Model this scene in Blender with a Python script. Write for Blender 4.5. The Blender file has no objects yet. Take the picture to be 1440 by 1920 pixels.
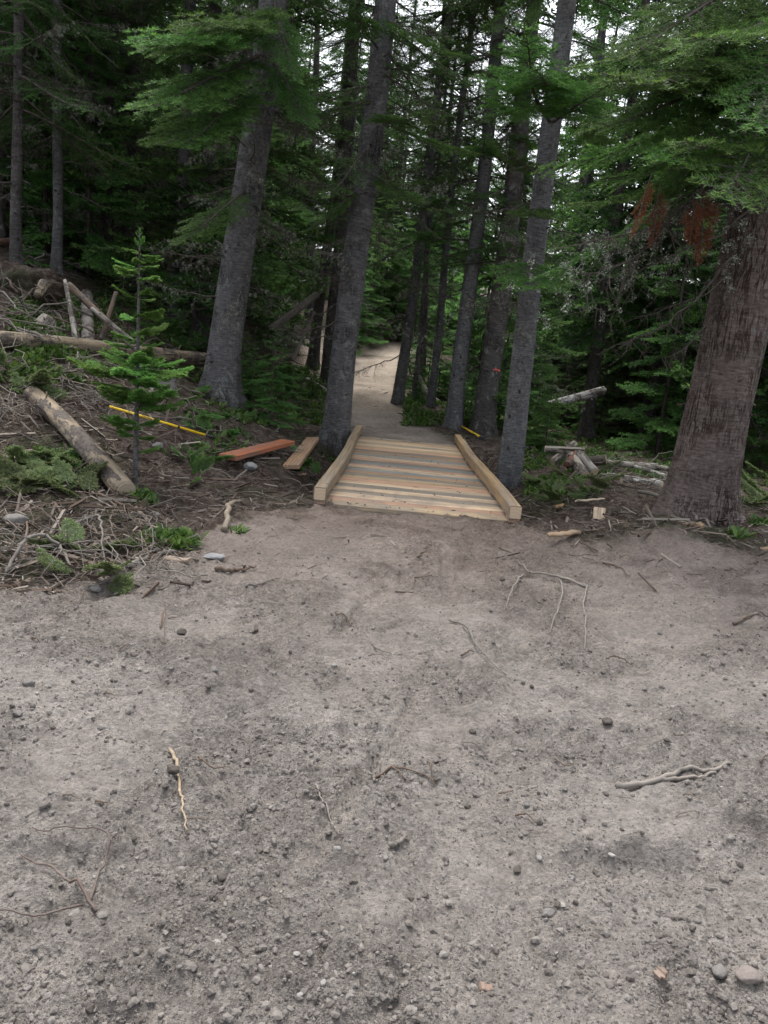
import bpy, math, random
import numpy as np
from mathutils import Vector, Matrix, Euler

random.seed(11)
rng = np.random.default_rng(11)
scene = bpy.context.scene
col = scene.collection
R = math.radians

# ------------------------------------------------------------------ camera
PITCH, ROLL, FPX = R(11.0), R(5.5), 1450.0
CAM = np.array([0.0, 0.0, 1.5])
_f = np.array([0, math.cos(PITCH), -math.sin(PITCH)])
_r0 = np.array([1.0, 0, 0])
_u0 = np.array([0, math.sin(PITCH), math.cos(PITCH)])
_r = math.cos(ROLL) * _r0 + math.sin(ROLL) * _u0
_u = -math.sin(ROLL) * _r0 + math.cos(ROLL) * _u0
cd = bpy.data.cameras.new('camera')
cam = bpy.data.objects.new('camera', cd)
col.objects.link(cam)
cd.sensor_fit = 'VERTICAL'
cd.sensor_height = 24.0
cd.lens = 24.0 * FPX / 1920.0
cd.clip_start = 0.05
cd.clip_end = 1000
M = Matrix(((_r[0], _u[0], -_f[0], CAM[0]), (_r[1], _u[1], -_f[1], CAM[1]), (_r[2], _u[2], -_f[2], CAM[2]), (0, 0, 0, 1)))
cam.matrix_world = M
scene.camera = cam

# ------------------------------------------------------------------ sky, sun, exposure
SUN_EL, SUN_AZ = R(66), R(340)      # azimuth measured from +Y towards +X: high, from ahead and a little left, through thin cloud
w = bpy.data.worlds.new('World')
scene.world = w
w.use_nodes = True
nt = w.node_tree
bg = nt.nodes['Background']
sky = nt.nodes.new('ShaderNodeTexSky')
sky.sky_type = 'NISHITA'
sky.sun_disc = False
sky.sun_elevation = SUN_EL
sky.sun_rotation = SUN_AZ
sky.dust_density = 4.0
hs = nt.nodes.new('ShaderNodeHueSaturation')
hs.inputs['Saturation'].default_value = 0.30
nt.links.new(sky.outputs[0], hs.inputs['Color'])
nt.links.new(hs.outputs[0], bg.inputs['Color'])
bg.inputs['Strength'].default_value = 0.15
sl = bpy.data.lights.new('sun', 'SUN')
sl.energy = 1.0
sl.angle = R(20)
sl.color = (1.0, 0.97, 0.93)
so = bpy.data.objects.new('sun', sl)
col.objects.link(so)
sd = Vector((math.sin(SUN_AZ) * math.cos(SUN_EL), math.cos(SUN_AZ) * math.cos(SUN_EL), math.sin(SUN_EL)))
so.rotation_euler = sd.to_track_quat('Z', 'Y').to_euler()
so.location = (0, -10, 30)
vs = scene.view_settings
vs.view_transform = 'Standard'
vs.look = 'None'
vs.gamma = 1.0
vs.use_curve_mapping = False
vs.exposure = 1.74
scene.cycles.max_bounces = 4
scene.cycles.diffuse_bounces = 2
scene.cycles.transmission_bounces = 2


# ------------------------------------------------------------------ noise and terrain function
def hsh(ix, iy, s):
    h = (ix.astype(np.int64) * 374761393 + iy.astype(np.int64) * 668265263 + s * 1442695041) & 0xFFFFFFFF
    h = ((h ^ (h >> 13)) * 1274126177) & 0xFFFFFFFF
    h = h ^ (h >> 16)
    return (h & 0xFFFFFF) / float(0xFFFFFF)


def vnoise(x, y, s=0):
    x = np.asarray(x, float); y = np.asarray(y, float)
    ix = np.floor(x); iy = np.floor(y)
    fx = x - ix; fy = y - iy
    fx = fx * fx * (3 - 2 * fx); fy = fy * fy * (3 - 2 * fy)
    a = hsh(ix, iy, s); b = hsh(ix + 1, iy, s); c = hsh(ix, iy + 1, s); d = hsh(ix + 1, iy + 1, s)
    return (a + (b - a) * fx) * (1 - fy) + (c + (d - c) * fx) * fy - 0.5


def worley(x, y, s=0):
    ix = np.floor(x); iy = np.floor(y)
    best = np.full(np.shape(x), 9.0)
    for dx in (-1, 0, 1):
        for dy in (-1, 0, 1):
            cx = ix + dx; cy = iy + dy
            px = cx + hsh(cx, cy, s); py = cy + hsh(cx, cy, s + 77)
            rr = 0.35 + 0.65 * hsh(cx, cy, s + 31)
            d = np.hypot(px - x, py - y) / rr
            best = np.minimum(best, d)
    return best


def sst(a, b, x):
    t = np.clip((np.asarray(x, float) - a) / (b - a), 0, 1)
    return t * t * (3 - 2 * t)


TZ = ([-60, 14.5, 17, 20, 25, 30, 35, 40, 46, 60, 100, 200], [0, 0.0, 0.12, 0.42, 0.95, 1.55, 2.15, 2.75, 3.1, 4.2, 8, 14])
XC = ([-60, 15.0, 17.5, 20, 26, 32, 37, 42, 48, 60, 200], [0.33, 0.33, -0.2, -0.55, -0.95, -0.75, 0.2, 2.0, 6, 14, 60])
RZ = ([-60, 7, 10, 15, 30, 60, 100, 200], [0, 0.05, 0.05, -0.1, -0.25, 0.8, 3, 9])


def xcen(y):
    return np.interp(y, *XC)


def H0(x, y):
    x = np.asarray(x, float); y = np.asarray(y, float)
    d = x - xcen(y)
    tz = np.interp(y, *TZ)
    rz = np.interp(y, *RZ)
    z = tz + (rz - tz) * sst(1.2, 6.0, d)
    dl = np.maximum(0, -d - 1.72)
    f = np.where(dl < 8, 0.46 * dl * dl / (dl + 0.18), 3.55 + 0.22 * (dl - 8))
    sy = sst(4.2, 10.5, y) * (1 - 0.45 * sst(22, 60, y))
    z = z + f * sy
    z = z + 0.75 * sst(0.75, 1.6, -d) * sst(19, 25, y)            # cut bank beside the far trail
    # hollow under the bridge
    dip = sst(7.95, 9.2, y) * (1 - sst(13.6, 14.9, y))
    z = z - 0.42 * dip * sst(-1.9, -1.0, d) * (1 - sst(1.3, 2.6, d))
    # foreground: mound at the right edge, slight rise to the right
    z = z + 0.24 * np.exp(-(((x - 2.55) / 0.9) ** 2 + ((y - 6.9) / 0.75) ** 2))
    z = z + 0.10 * np.maximum(0, x - 1.0) * (1 - sst(5.5, 8.5, y)) * sst(0.5, 2.5, y)
    z = z + 0.05 * vnoise(x / 1.7, y / 1.7, 3) + 0.22 * vnoise(x / 4.1, y / 4.1, 4) * sst(5.5, 14, y) * sst(1.4, 4, np.abs(d))
    # brow of litter behind the left slash
    z = z + 0.10 * np.exp(-(((x + 2.3) / 0.9) ** 2 + ((y - 6.0) / 0.7) ** 2))
    return z


def pray(px, py):
    px = np.asarray(px, float); py = np.asarray(py, float)
    d = _f[None, :] + ((px - 720) / FPX)[:, None] * _r[None, :] - ((py - 960) / FPX)[:, None] * _u[None, :]
    return d / d[:, 1:2]


def ghit(px, py, ymax=90.0):
    """first hit of photo pixels with the ground: arrays of points"""
    px = np.atleast_1d(np.asarray(px, float)); py = np.atleast_1d(np.asarray(py, float))
    d = pray(px, py)
    n = len(px)
    lo = np.full(n, 1.0); hi = np.full(n, float(ymax))
    done = np.zeros(n, bool)
    for t in np.geomspace(1.0, float(ymax), int(60 * math.log(ymax)))[1:]:
        k = np.flatnonzero(~done)
        P = CAM + d[k] * t
        b = P[:, 2] < H0(P[:, 0], P[:, 1])
        hi[k[b]] = t; done[k[b]] = True
        lo[k[~b]] = t
        if done.all(): break
    lo[~done] = ymax * 0.999
    for _ in range(10):
        m = (lo + hi) / 2
        P = CAM + d * m[:, None]
        b = P[:, 2] < H0(P[:, 0], P[:, 1])
        hi = np.where(b, m, hi); lo = np.where(b, lo, m)
    P = CAM + d * ((lo + hi) / 2)[:, None]
    P[:, 2] = H0(P[:, 0], P[:, 1])
    return P


def G(px, py):
    return ghit([px], [py])[0]


def AT(px, py, y):
    return CAM + pray([px], [py])[0] * y


def on(x, y, dz=0.0):
    return np.array([x, y, float(H0(x, y)) + dz])


def pxm(npx, P):
    """width in metres of npx photo pixels at the depth of P"""
    return npx / FPX * float(np.dot(np.asarray(P) - CAM, _f))


def ribbon_dist(x, y, pts):
    """distance to a polyline, and the length along it"""
    best = np.full(np.shape(x), 1e9); along = np.zeros(np.shape(x)); acc = 0
    for a, b in zip(pts[:-1], pts[1:]):
        ab = b - a; l = np.hypot(*ab)
        t = np.clip(((x - a[0]) * ab[0] + (y - a[1]) * ab[1]) / l ** 2, 0, 1)
        d = np.hypot(x - a[0] - t * ab[0], y - a[1] - t * ab[1])
        m = d < best
        best = np.where(m, d, best); along = np.where(m, acc + t * l, along); acc += l
    return best, along


# edge of the bare dirt, from the photograph
LE = ghit([-260, 0, 120, 200, 330, 430, 520, 590], [1150, 1105, 1100, 1085, 1050, 985, 965, 958])[:, :2]
RE = ghit([975, 1030, 1100, 1180, 1260, 1340, 1440, 1640], [990, 1000, 1022, 1012, 1008, 1030, 1035, 1050])[:, :2]
TRACK1 = ghit([838, 842, 848, 830, 812], [1030, 1120, 1160, 1210, 1260])[:, :2]
TRACK2 = ghit([790, 755, 700, 640, 560, 480, 380], [1310, 1370, 1440, 1530, 1640, 1730, 1850])[:, :2]
TRACK3 = ghit([730, 690, 640], [1090, 1140, 1200])[:, :2]


def dirt_mask(x, y):
    n = 0.35 * vnoise(x / 0.6, y / 0.6, 21) + 0.22 * vnoise(x / 0.2, y / 0.2, 22)
    le = np.interp(x, LE[:, 0], LE[:, 1]); re = np.interp(x, RE[:, 0], RE[:, 1])
    edge = np.where(x < -0.7, le, np.where(x > 1.4, re, 7.8))
    m = sst(0.25, -0.2, (y - edge) + n * 1.2)
    d = np.abs(x - xcen(y))
    wd = np.interp(y, [14, 16, 20, 30, 60], [1.0, 0.85, 0.72, 0.9, 1.0])
    tr = sst(0.35, -0.15, d - wd + n * 0.8) * sst(14.2, 15.2, y)
    bank = sst(0.4, -0.2, (xcen(y) - x) - 1.9 + n) * sst(19, 23, y) * (x < xcen(y))
    return np.clip(np.maximum(m, np.maximum(tr, bank)), 0, 1)


HOLES = []


def micro(x, y, dm):
    z = np.zeros(np.shape(x))
    far = 1 - sst(9, 16, y)
    big = vnoise(x / 0.9, y / 0.9, 40) * 0.07 + vnoise(x / 0.35, y / 0.35, 41) * 0.05
    crust = sst(-0.12, 0.22, vnoise(x / 0.5, y / 0.5, 60) + 0.6 * vnoise(x / 0.17, y / 0.17, 61))     # loose versus smeared patches
    fine = (vnoise(x / 0.14, y / 0.14, 42) * 0.042 + vnoise(x / 0.06, y / 0.06, 43) * 0.024 + vnoise(x / 0.03, y / 0.03, 44) * 0.016)
    clod = np.maximum(0, 1 - worley(x / 0.10, y / 0.10, 5)) ** 0.7 * 0.036 + np.maximum(0, 1 - worley(x / 0.034, y / 0.034, 6)) ** 0.6 * 0.013
    t = np.ones(np.shape(x))
    for tr, wdt in ((TRACK1, 0.055), (TRACK2, 0.05), (TRACK3, 0.05)):
        d, s = ribbon_dist(x, y, tr)
        k = 1 - sst(wdt * 0.7, wdt * 1.3, d)
        fade = sst(-0.25, 0.05, vnoise(s / 0.5, s * 0 + 3.3, 9))
        z = z - 0.014 * k * fade + 0.011 * k * fade * np.sign(np.sin(s * 2 * math.pi / 0.045 + d * 40))
        t = t * (1 - 0.75 * k * fade)
    micro.packed = np.maximum(0.55 * (1 - crust), 0.8 * (1 - t))
    z = z + dm * far * (big + (fine + clod) * t * (0.6 + 0.5 * crust))
    for (hx, hy, a, b, ang, dep) in HOLES:
        ca, sa = math.cos(ang), math.sin(ang)
        u = ((x - hx) * ca + (y - hy) * sa) / a
        v = (-(x - hx) * sa + (y - hy) * ca) / b
        q = u * u + v * v
        micro.packed = np.maximum(micro.packed, 0.8 * np.exp(-q ** 2) * (0.6 + 1.2 * vnoise(x / 0.11, y / 0.11, 66)))
        z = z - dep * np.exp(-q ** 2) + 0.8 * dep * np.exp(-(u * u * 0.8 + ((v - 1.35) / 0.55) ** 2))
    lit = (1 - dm) * (1 - sst(14, 30, y))
    z = z + lit * (vnoise(x / 0.25, y / 0.25, 50) * 0.07 + vnoise(x / 0.09, y / 0.09, 51) * 0.05 + np.maximum(0, 1 - worley(x / 0.12, y / 0.12, 52)) * 0.03)
    return z


for (px, py, a, b, ang, dep) in ((1210, 1625, 0.27, 0.07, 0.1, 0.045), (130, 1625, 0.2, 0.06, 0.05, 0.035), (1060, 1310, 0.14, 0.06, 0.6, 0.035),
                                 (1150, 1345, 0.22, 0.10, -0.2, 0.03), (890, 1275, 0.12, 0.05, 0.0, 0.022), (980, 1390, 0.2, 0.09, 0.3, 0.03),
                                 (1280, 1262, 0.35, 0.09, 0.1, 0.025), (1400, 1560, 0.14, 0.07, -0.5, 0.05), (670, 1375, 0.13, 0.05, 0.1, 0.025),
                                 (240, 1290, 0.3, 0.09, 0.0, 0.018), (480, 1480, 0.2, 0.07, 0.3, 0.02), (860, 1480, 0.22, 0.07, 0.2, 0.02)):
    p = G(px, py)
    HOLES.append((p[0], p[1], a, b, ang, dep * 1.05))


def HF(x, y):
    """ground with its fine relief"""
    dm = dirt_mask(x, y)
    return H0(x, y) + micro(x, y, dm)


# ------------------------------------------------------------------ mesh helpers
class Geo:
    def __init__(s):
        s.V = []; s.F = []; s.Mi = []; s.A = []; s.n = 0

    def add(s, V, F, mi=0, a=0.0):
        V = np.asarray(V, float); F = np.asarray(F, np.int64)
        if F.shape[1] == 4:
            F = np.concatenate([F[:, [0, 1, 2]], F[:, [0, 2, 3]]])
        s.V.append(V); s.F.append(F + s.n)
        s.Mi.append(np.full(len(F), mi, np.int32) if np.isscalar(mi) else np.asarray(mi, np.int32))
        s.A.append(np.full(len(V), a) if np.isscalar(a) else np.asarray(a, float))
        s.n += len(V)
        return s

    def arrays(s):
        return np.concatenate(s.V), np.concatenate(s.F), np.concatenate(s.Mi), np.concatenate(s.A)

    def mesh(s, name, mats, smooth=True):
        V, F, Mi, A = s.arrays()
        me = bpy.data.meshes.new(name)
        me.vertices.add(len(V)); me.loops.add(len(F) * 3); me.polygons.add(len(F))
        me.vertices.foreach_set('co', V.astype(np.float32).ravel())
        me.loops.foreach_set('vertex_index', F.astype(np.int32).ravel())
        me.polygons.foreach_set('loop_start', np.arange(0, len(F) * 3, 3, dtype=np.int32))
        me.polygons.foreach_set('material_index', Mi)
        me.polygons.foreach_set('use_smooth', np.full(len(F), smooth, bool))
        at = me.attributes.new('vary', 'FLOAT', 'POINT')
        at.data.foreach_set('value', A.astype(np.float32))
        for m in mats:
            me.materials.append(m)
        me.update(calc_edges=True)
        me.validate()
        return me


def link(me, name, parent=None, loc=None, rot=None, scale=None, color=None):
    o = bpy.data.objects.new(name, me)
    col.objects.link(o)
    if parent: o.parent = parent
    if loc is not None: o.location = [float(v) for v in loc]
    if rot is not None: o.rotation_euler = rot
    if scale is not None: o.scale = (scale,) * 3 if np.isscalar(scale) else scale
    if color is not None: o.color = (*color, 1)
    return o


def tag(o, label, cat, group=None):
    o['label'] = label; o['category'] = cat
    if group: o['group'] = group
    return o


def kind(o, k):
    o['kind'] = k
    return o


def thing(name, label, cat, loc, group=None):
    o = bpy.data.objects.new(name, None)
    col.objects.link(o)
    o.location = [float(v) for v in loc]
    o.empty_display_size = 0.1
    return tag(o, label, cat, group)


def tube(P, rad, n=8, cap=True, rough=0.0, seed=0, freq=6.0, lobe=None):
    """closed tube along points; returns V, F(tri)"""
    P = np.asarray(P, float); k = len(P)
    rad = np.broadcast_to(np.asarray(rad, float), (k,))
    T = np.gradient(P, axis=0)
    T /= np.linalg.norm(T, axis=1)[:, None] + 1e-12
    ref = np.array([0.0, 0, 1]) if abs(T[0][2]) < 0.8 else np.array([1.0, 0, 0])
    A = np.zeros((k, 3))
    a = ref - T[0] * np.dot(ref, T[0]); a /= np.linalg.norm(a)
    for i in range(k):
        a = a - T[i] * np.dot(a, T[i]); a /= np.linalg.norm(a) + 1e-12
        A[i] = a
    B = np.cross(T, A)
    th = np.arange(n) * 2 * math.pi / n
    rr = rad[:, None] * np.ones((1, n))
    if rough:
        s = np.concatenate([[0], np.cumsum(np.linalg.norm(np.diff(P, axis=0), axis=1))])
        for o, (am, fr) in enumerate(((1, 1), (0.5, 2.3), (0.3, 5))):
            rr = rr * (1 + rough * am * 2 * vnoise((np.cos(th)[None, :] * 1.3 + 7) * fr + 13 * seed + s[:, None] * freq * 0.13 * fr, np.sin(th)[None, :] * 1.3 * fr + s[:, None] * freq * 0.3 * fr + seed, 200 + o + seed))
    if lobe is not None:
        rr = rr * (1 + lobe[:, None] * (np.cos(th * 3 + seed)[None, :] + 0.7 * np.cos(th * 5 + seed * 2.3)[None, :] + 0.4 * np.cos(th * 8 + seed)[None, :]))
    V = P[:, None, :] + rr[:, :, None] * (np.cos(th)[None, :, None] * A[:, None, :] + np.sin(th)[None, :, None] * B[:, None, :])
    V = V.reshape(-1, 3)
    i = np.arange(k - 1)[:, None] * n; j = np.arange(n)[None, :]; j2 = (j + 1) % n
    q = np.stack([i + j, i + j2, i + n + j2, i + n + j], -1).reshape(-1, 4)
    F = np.concatenate([q[:, [0, 1, 2]], q[:, [0, 2, 3]]])
    if cap:
        V = np.concatenate([V, P[:1], P[-1:]])
        c0, c1 = k * n, k * n + 1
        jj = np.arange(n); j3 = (jj + 1) % n
        F = np.concatenate([F, np.stack([np.full(n, c0), j3, jj], -1), np.stack([np.full(n, c1), (k - 1) * n + jj, (k - 1) * n + j3], -1)])
    return V, F


def resample(P, n):
    P = np.asarray(P, float)
    s = np.concatenate([[0], np.cumsum(np.linalg.norm(np.diff(P, axis=0), axis=1))])
    t = np.linspace(0, s[-1], n)
    # smooth through Catmull-like averaging of linear interpolation
    Q = np.stack([np.interp(t, s, P[:, c]) for c in range(3)], 1)
    for _ in range(2):
        Q[1:-1] = 0.25 * Q[:-2] + 0.5 * Q[1:-1] + 0.25 * Q[2:]
    return Q


def box_geo(lx, ly, lz, ch=0.006, wob=0.0, seg=6, seed=0):
    """chamfered board along X centred at the origin (z from 0 to lz)"""
    y, z = ly / 2, lz
    prof = np.array([[-y + ch, 0], [y - ch, 0], [y, ch], [y, z - ch], [y - ch, z], [-y + ch, z], [-y, z - ch], [-y, ch]])
    xs = np.linspace(-lx / 2, lx / 2, seg + 1)
    r = np.random.default_rng(seed)
    V = []
    for i, x in enumerate(xs):
        o = r.normal(0, wob, 2)
        for p in prof:
            V.append([x, p[0] + o[0], p[1] + o[1]])
    n = 8
    q = [[i * n + j, (i + 1) * n + j, (i + 1) * n + (j + 1) % n, i * n + (j + 1) % n] for i in range(seg) for j in range(n)]
    F = [[a, c, b] for a, b, c, d in q] + [[a, d, c] for a, b, c, d in q]
    for j in range(1, n - 1):
        F.append([0, j + 1, j])
        F.append([seg * n, seg * n + j, seg * n + j + 1])
    F = np.array(F)[:, ::-1]
    return np.array(V), F


_t = (1 + 5 ** 0.5) / 2
ICO_V = np.array([[-1, _t, 0], [1, _t, 0], [-1, -_t, 0], [1, -_t, 0], [0, -1, _t], [0, 1, _t], [0, -1, -_t], [0, 1, -_t], [_t, 0, -1], [_t, 0, 1], [-_t, 0, -1], [-_t, 0, 1]]) / math.hypot(1, _t)
ICO_F = np.array([[0, 11, 5], [0, 5, 1], [0, 1, 7], [0, 7, 10], [0, 10, 11], [1, 5, 9], [5, 11, 4], [11, 10, 2], [10, 7, 6], [7, 1, 8], [3, 9, 4], [3, 4, 2], [3, 2, 6], [3, 6, 8], [3, 8, 9], [4, 9, 5], [2, 4, 11], [6, 2, 10], [8, 6, 7], [9, 8, 1]])


def subdiv(V, F):
    V = [tuple(v) for v in V]; mid = {}

    def m(a, b):
        k = (min(a, b), max(a, b))
        if k not in mid:
            p = (np.array(V[a]) + np.array(V[b])) / 2
            V.append(tuple(p / np.linalg.norm(p))); mid[k] = len(V) - 1
        return mid[k]
    out = []
    for a, b, c in F:
        x, y, z = m(a, b), m(b, c), m(c, a)
        out += [[a, x, z], [b, y, x], [c, z, y], [x, y, z]]
    return np.array(V), np.array(out)


ICO1 = subdiv(ICO_V, ICO_F)
ICO2 = subdiv(*ICO1)


def rotz(a):
    c, s = math.cos(a), math.sin(a)
    return np.array([[c, -s, 0], [s, c, 0], [0, 0, 1.0]])


def rand_rot(r):
    q = r.normal(size=4); q /= np.linalg.norm(q)
    a, b, c, d = q
    return np.array([[1 - 2 * (c * c + d * d), 2 * (b * c - a * d), 2 * (b * d + a * c)], [2 * (b * c + a * d), 1 - 2 * (b * b + d * d), 2 * (c * d - a * b)], [2 * (b * d - a * c), 2 * (c * d + a * b), 1 - 2 * (b * b + c * c)]])


# ------------------------------------------------------------------ materials
def mat(name, rough=0.9, spec=0.25):
    m = bpy.data.materials.new(name)
    m.use_nodes = True
    b = m.node_tree.nodes['Principled BSDF']
    b.inputs['Roughness'].default_value = rough
    b.inputs['Specular IOR Level'].default_value = spec
    return m, m.node_tree, b


def N(t, typ, **kw):
    n = t.nodes.new(typ)
    for k, v in kw.items():
        if k in n.inputs.keys():
            n.inputs[k].default_value = v
        else:
            setattr(n, k, v)
    return n


def noise(t, vec, scale, detail=4, rough=0.6):
    n = N(t, 'ShaderNodeTexNoise', Scale=scale, Detail=detail, Roughness=rough)
    if vec is not None: t.links.new(vec, n.inputs['Vector'])
    return n.outputs[0]


def ramp(t, fac, stops, interp='LINEAR'):
    n = t.nodes.new('ShaderNodeValToRGB')
    n.color_ramp.interpolation = interp
    e = n.color_ramp.elements
    while len(e) < len(stops): e.new(0.5)
    for i, (p, c) in enumerate(stops):
        e[i].position = p
        e[i].color = (*c, 1) if not np.isscalar(c) else (c, c, c, 1)
    t.links.new(fac, n.inputs[0])
    return n.outputs[0]


def mix(t, fac, a, b, mode='MIX'):
    n = t.nodes.new('ShaderNodeMix')
    n.data_type = 'RGBA'; n.blend_type = mode
    for s, v in ((n.inputs[0], fac), (n.inputs[6], a), (n.inputs[7], b)):
        if hasattr(v, 'is_linked'): t.links.new(v, s)
        elif np.isscalar(v): s.default_value = v
        else: s.default_value = (*v, 1)
    return n.outputs[2]


def mapping(t, src, scale):
    n = t.nodes.new('ShaderNodeMapping')
    n.inputs['Scale'].default_value = scale
    t.links.new(src, n.inputs['Vector'])
    return n.outputs[0]


def bump(t, b, h, strength=0.5, dist=0.02):
    n = N(t, 'ShaderNodeBump', Strength=strength, Distance=dist)
    t.links.new(h, n.inputs['Height'])
    t.links.new(n.outputs[0], b.inputs['Normal'])
    return n


def attr(t, name):
    n = t.nodes.new('ShaderNodeAttribute')
    n.attribute_name = name
    return n.outputs['Fac']


def tcoord(t, which='Object'):
    return t.nodes.new('ShaderNodeTexCoord').outputs[which]


def ocolor(t):
    return t.nodes.new('ShaderNodeObjectInfo').outputs['Color']


def orand(t):
    return t.nodes.new('ShaderNodeObjectInfo').outputs['Random']


# ground
m_ground, t, b = mat('ground_soil', 0.95, 0.15)
tc = tcoord(t)
n1 = noise(t, tc, 1.3, 5); n2 = noise(t, tc, 9, 6, 0.7); n3 = noise(t, tc, 60, 5, 0.75); n4 = noise(t, tc, 0.5, 3)
dry = ramp(t, n1, [(0.3, (0.222, 0.20, 0.18)), (0.5, (0.27, 0.246, 0.224)), (0.7, (0.327, 0.30, 0.275))])
dry = mix(t, 0.55, dry, ramp(t, n2, [(0.3, (0.55, 0.53, 0.51)), (0.5, (0.95, 0.94, 0.93)), (0.72, (1.3, 1.28, 1.25))]), 'MULTIPLY')
dry = mix(t, 0.6, dry, ramp(t, n3, [(0.3, (0.5, 0.48, 0.46)), (0.5, (1.0, 1.0, 1.0)), (0.7, (1.35, 1.33, 1.3))]), 'MULTIPLY')
geo_ = t.nodes.new('ShaderNodeNewGeometry')
sx_ = t.nodes.new('ShaderNodeSeparateXYZ'); t.links.new(geo_.outputs['Position'], sx_.inputs[0])
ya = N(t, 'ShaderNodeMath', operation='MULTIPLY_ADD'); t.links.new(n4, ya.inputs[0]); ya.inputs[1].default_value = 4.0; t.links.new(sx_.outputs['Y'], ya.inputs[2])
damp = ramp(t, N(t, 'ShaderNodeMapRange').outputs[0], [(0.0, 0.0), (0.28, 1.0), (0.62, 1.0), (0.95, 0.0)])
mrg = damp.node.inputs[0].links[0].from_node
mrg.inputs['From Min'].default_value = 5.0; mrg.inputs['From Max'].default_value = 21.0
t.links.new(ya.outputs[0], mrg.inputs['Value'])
for sc_, am_ in ((45.0, 0.4), (90.0, 0.35), (22.0, 0.25)):
    vz = N(t, 'ShaderNodeTexVoronoi', Scale=sc_); t.links.new(tc, vz.inputs['Vector'])
    sv = t.nodes.new('ShaderNodeSeparateXYZ'); t.links.new(vz.outputs['Color'], sv.inputs[0])
    dry = mix(t, am_, dry, ramp(t, sv.outputs['X'], [(0.0, 0.5), (0.4, 1.0), (0.9, 1.15), (1.0, 1.3)]), 'MULTIPLY')
trail_light = N(t, 'ShaderNodeMapRange'); t.links.new(ya.outputs[0], trail_light.inputs['Value']); trail_light.inputs['From Min'].default_value = 17.5; trail_light.inputs['From Max'].default_value = 22.5  # far trail painted brighter and warmer, standing in for skylight the trees block
dry = mix(t, trail_light.outputs[0], dry, mix(t, 1.0, dry, (1.38, 1.27, 1.13), 'MULTIPLY'))
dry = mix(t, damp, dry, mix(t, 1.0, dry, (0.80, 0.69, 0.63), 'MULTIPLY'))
lit = ramp(t, n2, [(0.3, (0.03, 0.022, 0.017)), (0.48, (0.085, 0.063, 0.051)), (0.6, (0.15, 0.12, 0.10)), (0.75, (0.23, 0.20, 0.172))])
lit = mix(t, 0.7, lit, ramp(t, n3, [(0.3, (0.35, 0.33, 0.3)), (0.5, (1, 1, 1)), (0.68, (1.7, 1.65, 1.6))]), 'MULTIPLY')
grn = ramp(t, n4, [(0.5, 0.0), (0.66, 0.55)])
lit = mix(t, grn, lit, mix(t, n3, (0.012, 0.03, 0.01), (0.05, 0.085, 0.025)))
dm = attr(t, 'vary')
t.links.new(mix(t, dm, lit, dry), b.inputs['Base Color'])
n5 = noise(t, tc, 120, 4, 0.7)
hh = N(t, 'ShaderNodeMath', operation='ADD'); t.links.new(n3, hh.inputs[0]); t.links.new(n5, hh.inputs[1])
va = N(t, 'ShaderNodeTexVoronoi', Scale=30.0); t.links.new(tc, va.inputs['Vector'])
vb = N(t, 'ShaderNodeTexVoronoi', Scale=64.0); t.links.new(tc, vb.inputs['Vector'])
h3 = N(t, 'ShaderNodeMath', operation='MULTIPLY_ADD'); t.links.new(va.outputs['Distance'], h3.inputs[0]); h3.inputs[1].default_value = -1.1; t.links.new(hh.outputs[0], h3.inputs[2])
h4 = N(t, 'ShaderNodeMath', operation='MULTIPLY_ADD'); t.links.new(vb.outputs['Distance'], h4.inputs[0]); h4.inputs[1].default_value = -0.7; t.links.new(h3.outputs[0], h4.inputs[2])
pk = attr(t, 'packed')
hm = N(t, 'ShaderNodeMath', operation='MULTIPLY_ADD'); t.links.new(pk, hm.inputs[0]); hm.inputs[1].default_value = -0.6; hm.inputs[2].default_value = 1.0
h5 = N(t, 'ShaderNodeMath', operation='MULTIPLY'); t.links.new(h4.outputs[0], h5.inputs[0]); t.links.new(hm.outputs[0], h5.inputs[1])
bump(t, b, h5.outputs[0], 1.0, 0.022)
bc = b.inputs['Base Color'].links[0].from_socket
t.links.new(mix(t, pk, bc, mix(t, 0.3, bc, (0.255, 0.228, 0.205))), b.inputs['Base Color'])


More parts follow.
